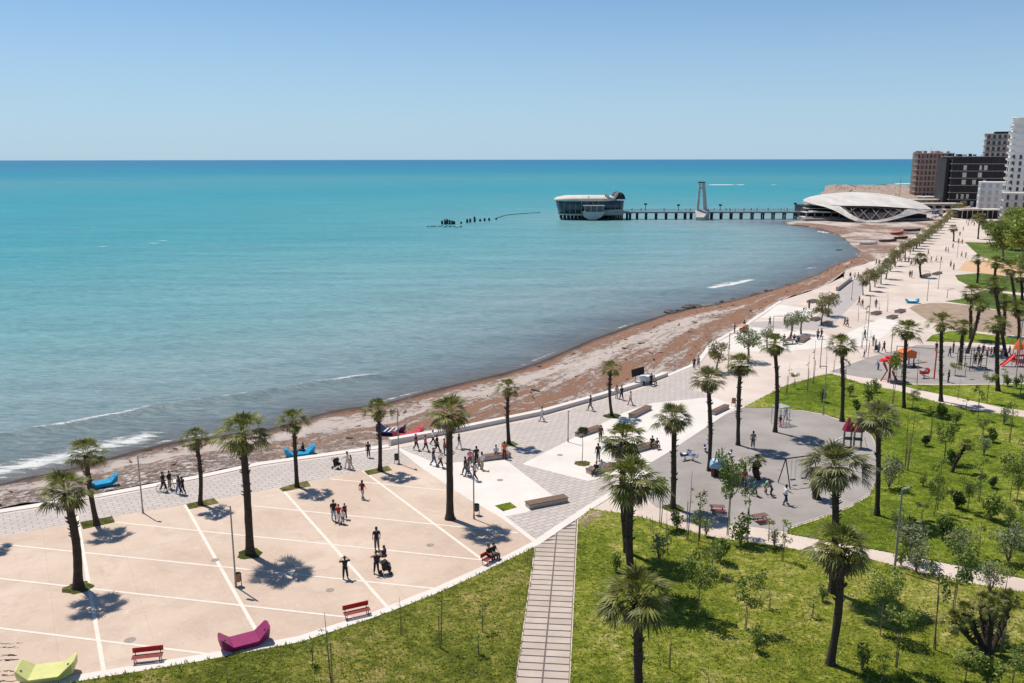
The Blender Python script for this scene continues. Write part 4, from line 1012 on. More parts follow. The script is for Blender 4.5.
mOrange = simple('orange_plastic', (.75, .16, .04), .45); mBlueD = simple('deep_blue_plastic', (.03, .07, .25), .45)
slide(1016, 366, R(10), 'red and orange slide tower at the right edge of the far playground', mOrange, mRed, 2, .95, 1.6)
# red flower climber
def climber(px, py, label, q=1.0):
    t = thing('climbing_sculpture', G(px, py, 0), 0, label, 'play climber', None, q); r = random.Random(int(px))
    m = MB()
    for k in range(6):
        a = k * 1.047; m.tube([(math.cos(a) * .9, math.sin(a) * .9, 0), (math.cos(a) * .3, math.sin(a) * .3, 1.1), (math.cos(a) * .8, math.sin(a) * .8, 2.0)], .07, 6)
    m.build('frame', mMaroon, t)
    for k in range(6):
        a = k * 1.047 + .3; m = MB(); m.lathe([(.02, -.12), (.45, -.05), (.5, .05), (.05, .1)], (math.cos(a) * .75, math.sin(a) * .75, 2.1 + .3 * (k % 2)), 10); m.build('petal', mRed, t)
    m = MB(); m.lathe([(.05, 2.3), (.5, 2.5), (.55, 2.7), (.1, 2.8)], seg=10); m.build('petal', mRed, t)
climber(889, 381, 'bright red flower-shaped climbing sculpture in the far playground', 1.25)
# orange hut
t = thing('play_hut', G(906, 366, 0), .2, 'orange-roofed play hut on blue legs behind a palm trunk', 'play hut', None, .66)
for dx in (-1.2, 1.2):
    for dy in (-.8, .8): m = MB(); m.tube([(dx, dy, 0), (dx, dy, 1.9)], .14, 6); m.build('leg', mBlueD, t)
m = MB(); m.box((0, 0, 2.55), (3.2, 2.2, 1.3)); m.build('cabin', mOrange, t, bevel=.05)
m = MB(); m.prism([(-1.75, 3.2), (1.75, 3.2), (0, 3.9)], 'y', -1.3, 1.3); m.build('roof', mOrange, t)
# blue-roofed playhouse with red walls
t = thing('playhouse', G(719, 475, 0), R(-12), 'small playhouse with blue and white roof and red walls', 'playhouse', None, .78)
m = MB(); m.box((0, 0, .55), (1.9, 1.5, 1.1)); m.build('wall', simple('playhouse_red', (.22, .03, .03), .6), t)
m = MB(); m.box((-.35, -.76, .5), (.5, .03, .9)); m.build('opening', mBlack, t); m = MB(); m.box((.55, -.76, .65), (.5, .03, .45)); m.build('opening', mBlack, t)
m = MB(); m.prism([(-1.15, 1.1), (1.15, 1.1), (1.05, 1.5), (.6, 1.85), (0, 1.95), (-.6, 1.85), (-1.05, 1.5)], 'y', -.95, .95); m.build('roof', simple('light_blue_roof', (.22, .42, .62), .4), t)
m = MB(); m.box((-.35, -.3, 1.92), (1.0, 1.0, .1), 0, .1); m.build('roof_panel', mWhiteP, t)
# picnic tables
def picnic(px, py, rz, label):
    t = thing('picnic_table', G(px, py, 0), rz, label, 'picnic table', 'red-brown picnic tables at the playground edge', .72)
    m = MB()
    for k in range(4): m.box((0, -.33 + .22 * k, .75), (1.7, .19, .05))
    m.build('table_top', mWoodS, t)
    for s_ in (-1, 1):
        m = MB()
        for k in range(2): m.box((0, s_ * (.68 + .17 * k), .45), (1.7, .15, .05))
        m.build('seat', mMaroon, t)
        m = MB(); m.box((s_ * .6, 0, .38), (.08, 1.5, .07)); m.tube([(s_ * .6, -.5, 0), (s_ * .6, -.2, .74)], .04, 5); m.tube([(s_ * .6, .5, 0), (s_ * .6, .2, .74)], .04, 5); m.build('leg', mWoodD, t)
picnic(717, 512, R(-8), 'picnic table nearest the leafy sapling at the playground edge')
picnic(760, 521, R(20), 'picnic table near the concrete path with red seats')
# spring riders, see-saws, small fixtures
def rider(px, py, rz, mat, label, mat2=None, q=1.0):
    t = thing('spring_rider', G(px, py, 0), rz, label, 'spring rider', 'spring riders in the playgrounds', q)
    m = MB()
    pts = [(.09 * math.cos(a * .9), .09 * math.sin(a * .9), .02 + .33 * a / 24) for a in range(25)]; m.tube(pts, .022, 5); m.build('spring', mDarkM, t)
    m = MB(); m.prism([(-.55, .45), (.5, .40), (.62, .75), (.45, 1.05), (.3, .7), (-.3, .62), (-.6, .9)], 'y', -.12, .12); m.build('body', mat, t, bevel=.02)
    m = MB(); m.box((-.1, 0, .68), (.4, .36, .06)); m.build('seat', mat2 or mWhiteP, t)
    m = MB(); m.tube([(.35, -.28, .95), (.35, .28, .95)], .025, 5); m.build('handle', mDarkM, t)
rider(685, 460, .5, mBlueD, 'blue and white spring rider left of the round playground wheels'); rider(693, 461, 2.2, mWhiteP, 'white spring rider on the near playground', mBlueD)
rider(730, 457, 1, simple('brown_plastic', (.16, .12, .09), .6), 'small brown spring rider alone in the near playground', None, .7)
rider(924, 378, .3, mRed, 'red motorbike-shaped spring rider in the far playground', mDarkM, 1.3)
rider(705, 452, 1.5, mBlueD, 'small blue rider behind the playhouse palm', None, .7)
t = thing('seesaw', G(914, 368, 0), .1, 'grey see-saw beside the orange play hut', 'see-saw')
m = MB(); m.tube([(-1.8, 0, .5), (1.8, 0, .8)], .07, 6); m.build('beam', mDarkM, t)
m = MB(); m.prism([(-.35, 0), (.35, 0), (0, .62)], 'y', -.15, .15); m.build('pivot', mDarkM, t)
for s_ in (-1, 1): m = MB(); m.box((s_ * 1.6, 0, .65 + s_ * .15), (.4, .35, .06)); m.build('seat', mRed, t)
# red posts with a bar (goal)
t = thing('ball_goal', G(934, 379, 0), .15, 'tall red post frame of a net in the far playground', 'goal frame')
m = MB(); m.tube([(0, 0, 0), (0, 0, 4.2)], .10, 6); m.build('post', mRed, t); m = MB(); m.tube([(-4.2, 2.5, 0), (-4.2, 2.5, 4.2)], .06, 6); m.build('post', mMetal, t); m = MB(); m.tube([(-4.2, 2.5, 4.15), (0, 0, 4.15)], .05, 5); m.build('top_bar', mMetal, t)
# dark climbing frames
def frame(px, py, w, H, label, mat=mDarkM, rz=0.0):
    t = thing('play_climber', G(px, py, 0), rz, label, 'climbing frame')
    for x in (-w / 2, -w / 6, w / 6, w / 2):
        for y in (-.7, .7): m = MB(); m.tube([(x, y, 0), (x, y, H)], .05, 5); m.build('post', mat, t)
    m = MB()
    for y in (-.7, .7):
        for z in (H, H * .6): m.tube([(-w / 2, y, z), (w / 2, y, z)], .04, 5)
    for k in range(9): x = -w / 2 + w * k / 8; m.tube([(x, -.7, H), (x, .7, H)], .035, 5)
    m.build('rungs', mat, t)
frame(971, 369, 3.4, 2.8, 'dark climbing frame with people standing under it in the far playground')
frame(780, 424, 1.3, 2.1, 'white climbing frame with two children beside a playground palm', simple('pale_metal', (.55, .56, .55), .5), .5)

# ---------------------------------------------------------------- bicycles, prams, carts
def bicycle(px, py, rz, label, mat=mDarkM, q=1.0):
    t = thing('bicycle', G(px, py, 0), rz, label, 'bicycle', None, q)
    for x in (-.52, .52):
        m = MB(); ring = [(x + .33 * math.cos(a * .3927), 0, .34 + .33 * math.sin(a * .3927)) for a in range(17)]; m.tube(ring, .025, 5, False)
        for a in range(8): m.tube([(x, 0, .34), (x + .32 * math.cos(a * .785), 0, .34 + .32 * math.sin(a * .785))], .004, 3)
        m.build('wheel', mBlack, t)
    m = MB()
    for p in ([(-.52, 0, .34), (-.15, 0, .78), (.38, 0, .82), (-.05, 0, .30), (-.15, 0, .78)], [(-.52, 0, .34), (-.05, 0, .30)], [(.52, 0, .34), (.38, 0, .95)], [(-.15, 0, .78), (-.18, 0, .92)]): m.tube(p, .022, 5)
    m.build('frame', mat, t)
    m = MB(); m.box((-.18, 0, .95), (.26, .14, .05)); m.build('saddle', mBlack, t)
    m = MB(); m.tube([(.34, -.26, 1.0), (.38, 0, .97), (.34, .26, 1.0)], .018, 5); m.build('handlebar', mDarkM, t)
bicycle(168, 492, R(10), 'black bicycle pushed between two people in black on the near pavers', q=1.15)
def pram(px, py, rz, label, mat=mBlack):
    t = thing('pushchair', G(px, py, 0), rz, label, 'pushchair', None)
    for x, y in ((-.3, -.25), (-.3, .25), (.35, -.22), (.35, .22)): m = MB(); m.tube([(x, y - .02, .13), (x, y + .02, .13)], .13, 10); m.build('wheel', mDarkM, t)
    m = MB(); m.tube([(-.3, -.25, .15), (.45, -.25, 1.0)], .02, 5); m.tube([(-.3, .25, .15), (.45, .25, 1.0)], .02, 5); m.tube([(.45, -.25, 1.0), (.45, .25, 1.0)], .025, 5); m.tube([(.35, -.22, .15), (-.1, -.22, .6)], .02, 5); m.tube([(.35, .22, .15), (-.1, .22, .6)], .02, 5); m.build('frame', mDarkM, t)
    m = MB(); m.prism([(-.35, .35), (.25, .35), (.3, .95), (.0, 1.1), (-.2, .9), (-.05, .6), (-.38, .55)], 'y', -.22, .22); m.build('seat', mat, t, bevel=.02)
pram(337, 468.5, R(160), 'black pushchair beside the person in white on the near pavers')
pram(386, 574, R(200), 'dark pushchair beside the dark trio on the plaza')
pram(876, 352, 1.0, 'dark pushchair among the family before the far playground')
# vendor cart with dark boxes
t = thing('vendor_cart', G(645, 384, 0), R(25), 'dark vendor cart with a tilted black board beside the sea wall', 'cart')
m = MB(); m.box((0, 0, .75), (1.7, .9, .7)); m.build('body', mWhiteP, t, bevel=.03)
m = MB(); m.box((-1.1, .1, 1.75), (1.9, .12, 1.0), 0, R(-8)); m.build('board', mBlack, t)
for x in (-.6, .6): m = MB(); m.tube([(x, -.5, .28), (x, -.42, .28)], .28, 12); m.build('wheel', mDarkM, t)
m = MB(); m.tube([(-.8, .1, .9), (-.8, .1, 1.5)], .04, 5); m.tube([(-1.4, .1, 0), (-1.4, .1, 1.4)], .04, 5); m.build('post', mDarkM, t)
t = thing('vendor_stand', G(744, 332, 0), .4, 'orange and wooden vendor stand by the beach edge', 'stand', None, .6)
m = MB(); m.box((0, 0, .6), (2.3, 1.3, 1.2)); m.build('counter', simple('orange_wood', (.38, .17, .09), .7), t)
m = MB(); m.prism([(-1.5, 1.7), (1.5, 1.7), (.3, 2.3), (-.3, 2.3)], 'y', -1.0, 1.0); m.build('canopy', simple('faded_orange_canopy', (.50, .26, .16), .8), t)
m = MB(); [m.tube([(x, y, 1.1), (x, y, 1.75)], .04, 5) for x in (-1.1, 1.1) for y in (-.6, .6)]; m.build('post', mDarkM, t)
t = thing('low_table', G(788, 344, 0), .3, 'dark low table of the group seated in front of the silvery tree', 'table')
m = MB(); m.box((0, 0, .7), (2.0, 1.1, .08)); m.build('table_top', mWoodD, t)
for x in (-.85, .85): m = MB(); m.tube([(x, 0, 0), (x, 0, .68)], .06, 6); m.build('leg', mDarkM, t)
# rubble stones and rocks at the water
mRock = simple('dark_wet_rock', (.075, .06, .055), .7, .4, 1.5, bmp=.6)
def rock(p, s, mat, label=None, group=None, seed=0):
    r = random.Random(seed); bm = bmesh.new(); bmesh.ops.create_icosphere(bm, subdivisions=2, radius=1)
    ax = [Vector((r.gauss(0, 1), r.gauss(0, 1), r.gauss(0, 1))).normalized() for _ in range(7)]
    for v in bm.verts:
        k = 1 + .10 * r.uniform(-1, 1)
        for a in ax:
            d_ = v.co.dot(a)
            if d_ > .62: k -= (d_ - .62) * .9
        v.co = Vector((v.co.x * s[0], v.co.y * s[1], v.co.z * s[2])) * k
    me = bpy.data.meshes.new('rock'); bm.to_mesh(me); bm.free(); me.materials.append(mat); o = link('rock', me); o.location = p; o.rotation_euler.z = r.uniform(0, 3)
    return tag(o, label, 'rock', group)
RK = [(670, 313, 3.2), (677, 311, 2.4), (684, 310.5, 2.2), (689, 308, 3.4), (694, 307, 3.0), (700, 306.5, 1.6), (716, 303.5, 1.4), (721, 302.5, 2.2), (733, 299, 1.2), (752, 296, 2.4), (757, 294.5, 2.6), (766, 291.5, 2.2), (771, 290.5, 1.5), (786, 285, 1.2)]
for i, (x, y, s_) in enumerate(RK):
    rock(G(x, y, WZ - .1), (s_ * .62, s_ * .42, s_ * .22), mRock, ORD[i] + ' from left of the dark seaweed-covered rocks along the waterline', 'dark rocks along the waterline', i)
for i, (x, y, s_) in enumerate([(838, 250.5, 2.0), (861, 244, 0), (792, 240, 0)]):
    if s_: rock(G(x, y, WZ - .1), (s_, s_ * .5, s_ * .3), mRock, 'single dark rock in the cove water', None, 40 + i)
# ================================================================== PEOPLE
def skin_mesh(name, verts, edges, radii, root=0, sub=1):
    me = bpy.data.meshes.new(name); me.from_pydata(verts, edges, []); me.update()
    o = bpy.data.objects.new(name, me); COL.objects.link(o)
    md = o.modifiers.new('s', 'SKIN'); md.use_smooth_shade = True
    if sub: o.modifiers.new('u', 'SUBSURF').levels = sub
    sv_ = me.skin_vertices[0].data
    for i, r_ in enumerate(radii): sv_[i].radius = r_ if hasattr(r_, '__len__') else (r_, r_); sv_[i].use_root = (i == root)
    dg = bpy.context.evaluated_depsgraph_get(); dg.update()
    out = bpy.data.meshes.new_from_object(o.evaluated_get(dg)); out.name = name
    bpy.data.objects.remove(o); bpy.data.meshes.remove(me); return out
POSE = {
 # name: (pelvis, chest, neck, head, hipdx legs [(knee, ankle, toe)], arms [(elbow, wrist)])
 'stand': dict(pel=(0, 0, .93), leg=[((.10, -.01, .50), (.11, .03, .08)), ((-.10, -.02, .50), (-.13, .02, .08))], arm=[((.25, .03, 1.14), (.26, -.07, .90)), ((-.25, .02, 1.14), (-.24, -.10, .91))]),
 'walk': dict(pel=(0, 0, .92), leg=[((.09, -.16, .52), (.10, -.26, .09)), ((-.09, .02, .50), (-.10, .30, .16))], arm=[((.23, .15, 1.16), (.24, .10, .92)), ((-.23, -.06, 1.14), (-.22, -.24, .96))]),
 'stride': dict(pel=(0, 0, .92), leg=[((.09, .05, .50), (.10, .33, .17)), ((-.09, -.15, .52), (-.10, -.25, .09))], arm=[((.23, -.08, 1.14), (.20, -.27, .98)), ((-.23, .14, 1.16), (-.25, .12, .92))]),
 'raise': dict(pel=(0, 0, .93), leg=[((.12, -.01, .50), (.15, .03, .08)), ((-.12, -.02, .50), (-.17, .02, .08))], arm=[((.42, -.06, 1.33), (.20, -.22, 1.47)), ((-.42, -.06, 1.33), (-.20, -.22, 1.47))]),
 'push': dict(pel=(0, .03, .92), leg=[((.10, -.12, .51), (.10, -.18, .09)), ((-.10, .06, .50), (-.10, .28, .15))], arm=[((.24, -.10, 1.17), (.20, -.36, 1.05)), ((-.24, -.10, 1.17), (-.20, -.36, 1.05))]),
 'bend': dict(pel=(0, .10, .88), lean=.55, leg=[((.10, 0, .48), (.11, .05, .08)), ((-.10, -.02, .48), (-.12, .02, .08))], arm=[((.22, -.45, 1.0), (.18, -.55, .76)), ((-.22, -.45, 1.0), (-.18, -.55, .76))]),
 'sit': dict(pel=(0, .05, .52), leg=[((.12, -.40, .50), (.13, -.42, .08)), ((-.12, -.40, .50), (-.14, -.46, .08))], arm=[((.25, -.02, .76), (.18, -.27, .64)), ((-.25, -.02, .76), (-.18, -.28, .64))]),
}
def pose_meshes(nm, d):
    pel = Vector(d['pel']); dz = pel.z - .93; ln = d.get('lean', .03)
    def up(h): return pel + Vector((0, -math.sin(ln) * h, math.cos(ln) * h))
    sp1, ch, nk, hd, tp = up(.2), up(.40), up(.55), up(.66) + Vector((0, -.02, 0)), up(.76) + Vector((0, -.015, 0))
    V_, E_, R_ = [], [], []
    def a(p, r_, par=None):
        V_.append(tuple(p)); R_.append(r_); i = len(V_) - 1
        if par is not None: E_.append((par, i))
        return i
    P0 = a(pel, (.135, .10)); S1 = a(sp1, (.12, .09), P0); C1 = a(ch, (.15, .10), S1); N1 = a(nk, .052, C1); H1 = a(hd, (.083, .092), N1); H2 = a(tp, (.072, .08), H1)
    a(hd + Vector((0, -.115, -.005)), .018, H1)                       # nose
    for s_ in (1, -1): a(hd + Vector((s_ * .095, .01, 0)), .018, H1)   # ears
    arms = []
    for (el, wr), s_ in zip(d['arm'], (1, -1)):
        sh = ch + Vector((s_ * .185, 0, .05)); i = a(sh, .055, C1); j = a(el, .042, i); k = a(wr, .027, j)
        wrv, elv = Vector(wr), Vector(el); dr = (wrv - elv).normalized(); pm = wrv + dr * .08; q = a(pm, (.036, .018), k)
        side = dr.cross(Vector((0, 1, 0.2))).normalized(); inw = side.cross(dr).normalized()
        for f in range(4):
            off = side * (-.033 + .022 * f); L_ = (.072, .085, .08, .062)[f]
            f1 = a(pm + off + dr * .045, .0095, q); a(pm + off * 1.1 + dr * (.045 + L_ * .8) + inw * .025, .008, f1)
        th = a(wrv + dr * .04 + side * .05 * 1, .011, k); a(wrv + dr * .09 + side * .07 + inw * .01, .009, th)
        arms.append((sh, elv, wrv))
    legs = []
    for (kn, an), s_ in zip(d['leg'], (1, -1)):
        hp = pel + Vector((s_ * .09, 0, -.06)); i = a(hp, .085, P0); j = a(kn, .058, i); k = a(an, .038, j); t_ = a(Vector(an) + Vector((0, -.16, -.045)), (.04, .028), k)
        legs.append((hp, Vector(kn), Vector(an)))
    body = skin_mesh('body', V_, E_, R_)
    V_, E_, R_ = [], [], []
    P0 = a(pel + Vector((0, 0, -.11)), (.185, .145)); S1 = a(sp1, (.165, .13), P0); C1 = a(ch, (.175, .125), S1); C2 = a(up(.47), (.10, .09), C1)
    for sh, el, wr in arms: i = a(sh, .08, C1); j = a(sh.lerp(el, .9), .066, i)
    shirt = skin_mesh('shirt', V_, E_, R_)
    V_, E_, R_ = [], [], []
    P0 = a(pel + Vector((0, 0, .07)), (.160, .125))
    for hp, kn, an in legs: i = a(hp, .112, P0); j = a(kn, .086, i); a(kn.lerp(an, .88), .07, j)
    tr = skin_mesh('trousers', V_, E_, R_)
    V_, E_, R_ = [], [], []
    bm = bmesh.new(); bmesh.ops.create_icosphere(bm, subdivisions=2, radius=1)
    for v in bm.verts:
        c_ = v.co.copy()
        if c_.y < -.2 and c_.z < .45: c_ *= .82
        v.co = Vector((c_.x * .102, c_.y * .118 + .015, c_.z * .125 + (.03 if c_.z > -.3 else -.05 * (c_.y > 0)))) + hd + Vector((0, 0, .02))
    hair = bpy.data.meshes.new('hair'); bm.to_mesh(hair); bm.free()
    shoes = []
    for hp, kn, an in legs:
        bm = bmesh.new()
        mt = Matrix.Translation(an + Vector((0, -.07, -.04))) @ Matrix.Diagonal((.055, .15, .05, 1)); bmesh.ops.create_icosphere(bm, subdivisions=2, radius=1, matrix=mt)
        for v in bm.verts: v.co.z = max(v.co.z, .0)
        sh_ = bpy.data.meshes.new('shoe'); bm.to_mesh(sh_); bm.free(); shoes.append(sh_)
    for me in (hair, *shoes, body, shirt, tr):
        me.materials.clear(); me.materials.append(mBlack); me.polygons.foreach_set('use_smooth', [True] * len(me.polygons))
    return dict(body=body, shirt=shirt, trousers=tr, hair=hair, shoes=shoes)
POSES = {k: pose_meshes(k, v) for k, v in POSE.items()}
CLO = {'black': (.035, .034, .04), 'dark grey': (.11, .11, .12), 'grey': (.22, .22, .23), 'white': (.74, .73, .71), 'red': (.45, .03, .035), 'dark red': (.20, .02, .03), 'blue': (.07, .14, .34), 'navy': (.025, .035, .09), 'light blue': (.25, .38, .52), 'beige': (.48, .38, .27),
       'pink': (.62, .20, .32), 'green': (.03, .28, .17), 'orange': (.62, .13, .06), 'brown': (.15, .085, .05), 'jeans': (.07, .11, .19), 'yellow': (.6, .42, .06), 'pale grey': (.48, .47, .46)}
CM = {k: simple('cloth_' + k.replace(' ', '_'), v, .85, .15, 8, 0, .2) for k, v in CLO.items()}
SKINS = [simple('skin_a', (.55, .33, .23), .6, .08, 5), simple('skin_b', (.46, .26, .17), .6, .08, 5)]
HAIRS = [simple('hair_dark', (.02, .014, .01), .7), simple('hair_brown', (.07, .04, .022), .7), simple('hair_black', (.010, .009, .008), .7)]
POSET = {'stand': 'standing', 'walk': 'walking', 'stride': 'striding', 'raise': 'standing with raised arms', 'push': 'pushing ahead', 'bend': 'bending forward', 'sit': 'sitting'}
def person(px, py, pose, rz, top, bot, label, group=None, sc=1.0, z=0.0, hat=False, lie=False, dz=0.0):
    B = G(px, py, z); t = thing('person', B + Vector((0, 0, dz)), R(rz), label, 'person', group, sc)
    ms = POSES[pose]; k = int(px * 3 + py) 
    link('body', ms['body'], t, SKINS[k % 2]); link('shirt', ms['shirt'], t, CM[top]); link('trousers', ms['trousers'], t, CM[bot])
    link('hair', ms['hair'], t, HAIRS[k % 3]); [link('shoe', q_, t, CM['black' if k % 3 else 'white']) for q_ in ms['shoes']]
    if lie: t.rotation_euler = (R(-82), 0, R(rz)); t.location.z += .55
    return t
GPZ = 'people on the beige plaza'
person(345.5, 579, 'raise', 200, 'black', 'black', 'dark-clothed person standing alone with elbows raised on the plaza', GPZ)
person(376.5, 573.5, 'raise', 20, 'black', 'black', 'dark-clothed person with arms out in front of the pushchair', GPZ)
person(377, 550, 'stand', 190, 'black', 'dark grey', 'dark-clothed slim person behind the pair at the pushchair', GPZ, 1.08)
person(384, 562, 'sit', 250, 'black', 'black', 'dark-clothed person sitting beside the dark pushchair on the plaza', GPZ)
person(362.5, 499, 'walk', 160, 'dark red', 'pale grey', 'person in dark red top walking alone on the upper plaza', GPZ)
person(334, 521, 'walk', 20, 'black', 'light blue', 'tall person in black top and pale jeans leading the plaza family', GPZ, 1.08)
person(339, 523, 'walk', 0, 'red', 'white', 'person in bright red top in the plaza family', GPZ, .95)
person(345, 519, 'walk', 30, 'dark red', 'black', 'smaller dark-clothed child at the right of the plaza family', GPZ, .8)
person(343, 524, 'stand', 30, 'white', 'dark grey', 'small child in front of the red top on the plaza', GPZ, .7)
person(163.5, 491, 'walk', 80, 'black', 'black', 'person in black at the left of the bicycle', None, 1.05)
person(170, 489, 'stand', 70, 'black', 'beige', 'person in black top beyond the bicycle', None)
person(179.5, 494, 'walk', 250, 'dark grey', 'blue', 'person in grey top and blue trousers right of the bicycle', None, 1.0)
person(183, 494.5, 'walk', 240, 'black', 'navy', 'person in black top and navy trousers, outermost right of the bicycle group', None, .97)
person(347.5, 468.5, 'push', 250, 'white', 'white', 'person in white beside the black pushchair', None, 1.0)
person(351, 469.5, 'walk', 250, 'beige', 'pale grey', 'person in beige just behind the person in white at the pushchair', None, .85)
person(368.5, 457.5, 'stand', 180, 'black', 'dark grey', 'person in black standing alone on the pavers left of a palm', None, .95)
person(303, 454.5, 'sit', 250, 'black', 'black', 'person in black reclining on the bright blue lounger', None, .95, -.2, dz=.02)
GW = 'walkers between the sea wall and the thick palm'
for i, (x, y, ps, rz, tp, bt, s_) in enumerate([(416, 450, 'walk', 70, 'dark red', 'black', 1.0), (425.5, 451, 'walk', 70, 'pink', 'black', .98), (433, 445, 'stride', 100, 'white', 'black', .95), (437, 452, 'walk', 70, 'black', 'black', 1.05), (444.5, 455, 'stand', 90, 'red', 'dark grey', 1.0),
        (459, 449, 'walk', 70, 'black', 'white', .95), (433.5, 465.5, 'walk', 80, 'black', 'jeans', 1.05), (440.5, 467.5, 'stride', 80, 'white', 'black', 1.05)]):
    person(x, y, ps, rz, tp, bt, 'person in %s top and %s trousers, %s from left between wall and thick palm' % (tp, bt, ORD[i]), GW, s_)
GS = 'people on and around the near white slab'
person(465.5, 475, 'walk', 250, 'black', 'black', 'person in black at the left of the group on the white slab', GS, 1.05)
person(468.5, 477, 'walk', 250, 'dark grey', 'jeans', 'person in dark grey and jeans close behind the leftmost slab walker', GS, 1.05)
person(475, 480.5, 'stride', 250, 'pale grey', 'black', 'person in pale grey top at the lamp on the slab', GS, 1.05)
person(476.5, 464, 'stand', 200, 'black', 'black', 'person in black standing just behind the long bench end', GS, 1.05)
person(482, 470, 'walk', 170, 'white', 'beige', 'person in white top at the right of the slab group', GS, 1.05)
person(470, 466, 'stand', 20, 'pink', 'dark grey', 'person in pink top between the slab walkers and the bench', GS, 1.0)
person(479, 469, 'walk', 120, 'dark grey', 'brown', 'child in dark grey beside the person in white top', GS, .75)
person(496, 457.5, 'sit', 0, 'white', 'jeans', 'person in white top sitting on the long bench', GS)
person(504.5, 459, 'stand', 170, 'orange', 'dark red', 'person in orange top standing at the right end of the long bench', GS, 1.05)
person(489, 561, 'sit', 52, 'black', 'black', 'person in black on the left half of the red bench', None)
person(494, 559, 'sit', 52, 'black', 'dark grey', 'person in black on the right half of the red bench', None)
GB = 'walkers along the sea wall'
person(542, 421, 'walk', 280, 'white', 'pale grey', 'person in white walking near the wall right of a palm', GB)
person(590.5, 410.5, 'walk', 250, 'navy', 'dark grey', 'person in navy near the sea wall left of the wall-side palm', GB, 1.08)
person(616.5, 398.5, 'stand', 200, 'pale grey', 'pale grey', 'person in pale grey immediately right of the wall-side palm trunk', GB)
person(621.5, 400, 'walk', 200, 'black', 'black', 'person in black between the two pale walkers at the sea wall', GB, 1.05)
person(630.5, 405, 'walk', 230, 'white', 'pink', 'person in white top and pink trousers near the three walkers', GB)
person(651, 386, 'stand', 20, 'black', 'black', 'person in black leaning at the vendor cart', GB, 1.0)
person(654, 385, 'sit', 20, 'pale grey', 'dark grey', 'person in pale grey sitting at the right of the vendor cart', GB, 1.0)
person(694, 369, 'stand', 0, 'dark red', 'black', 'person in dark red standing at the sea end of the pavers', GB)
person(698, 367.5, 'walk', 0, 'pale grey', 'jeans', 'person in pale grey beside the one in dark red at the pavers end', GB)
person(600.5, 441.5, 'stand', 10, 'brown', 'dark grey', 'person in brown standing at the end of the tree-side bench', None, 1.05)
person(598, 461, 'stand', 190, 'black', 'black', 'person in black standing left of the double palm', None, 1.05)
person(596, 475, 'sit', 330, 'black', 'black', 'person in black sitting on the bench under the double palm', None)
person(601, 473, 'sit', 330, 'white', 'dark grey', 'person in white sitting on the bench under the double palm', None)
person(652, 448, 'sit', 330, 'black', 'black', 'person in black with dark hair sitting on the bench above the playground corner', None)
person(657, 449, 'sit', 20, 'dark grey', 'black', 'person in dark grey at the outer end of the playground corner bench', None, .9)
GPG = 'people in the near playground'
for x, y, ps, rz, tp, bt, s_, l in [(752.7, 448, 'stand', 160, 'grey', 'dark grey', 1.05, 'person in grey standing beside a palm foot'), (780, 427, 'walk', 120, 'black', 'pink', .8, 'child in black top in front of the climbing frame'), (786, 419.5, 'walk', 200, 'navy', 'pink', .8, 'child in navy behind the climbing frame'),
        (744, 488, 'stand', 150, 'red', 'black', 1.05, 'adult in red top by the small palm'), (754, 496, 'walk', 60, 'green', 'dark grey', .95, 'person in green top behind the leafy sapling'), (765.6, 494, 'bend', 100, 'green', 'brown', .9, 'person in green bending forward on the playground'),
        (770.7, 496.5, 'bend', 260, 'dark grey', 'black', .85, 'child in dark grey facing the bending person'), (785.5, 505, 'push', 100, 'white', 'navy', 1.08, 'adult in white shirt and navy trousers with long shadow')]:
    person(x, y, ps, rz, tp, bt, l, GPG, s_)
def crowd(L, area, group):
    order = sorted(range(len(L)), key=lambda i: L[i][0])
    for n, i in enumerate(order):
        x, y, ps, tp, bt, s_ = L[i]
        person(x, y, ps, (x * 37 + y * 11) % 360, tp, bt, '%s person from left %s, %s top, %s trousers' % (ORD[n], area, tp, bt), group, s_)
crowd([(948, 382.5, 'stand', 'black', 'navy', 1.0), (953, 353, 'stand', 'black', 'black', 1.0), (949.5, 357, 'walk', 'dark grey', 'jeans', .9), (936, 352, 'walk', 'dark red', 'dark grey', .95), (975, 364, 'stand', 'black', 'black', 1.0), (980, 365, 'stand', 'black', 'black', 1.0), (987, 357, 'bend', 'pink', 'dark grey', .95),
       (978, 355, 'stand', 'navy', 'black', .9), (983, 354, 'walk', 'dark red', 'black', .9), (991, 356, 'walk', 'pink', 'navy', .8), (994, 355.5, 'stand', 'black', 'black', .95), (1001, 360, 'walk', 'dark grey', 'jeans', 1.0), (1004, 357, 'stand', 'navy', 'black', .95), (1009, 356, 'walk', 'dark red', 'black', .9),
       (878, 370, 'bend', 'blue', 'blue', .8), (925, 376, 'sit', 'dark grey', 'red', .8), (1014, 362, 'stand', 'white', 'red', .8), (905, 372, 'walk', 'grey', 'navy', .8)], 'in far playground', 'people in the far playground')
crowd([(864.5, 340, 'walk', 'black', 'dark grey', 1.0), (873, 346, 'stand', 'brown', 'pale grey', 1.0), (875.5, 349, 'stand', 'dark red', 'dark grey', .9), (878.5, 353, 'stand', 'light blue', 'jeans', 1.0), (883.7, 352, 'walk', 'black', 'black', 1.0), (864, 358, 'walk', 'dark grey', 'brown', .7), (847, 327, 'walk', 'dark grey', 'black', .95), (844.5, 326, 'walk', 'grey', 'black', .95)],
      'before far playground', 'people before the far playground')
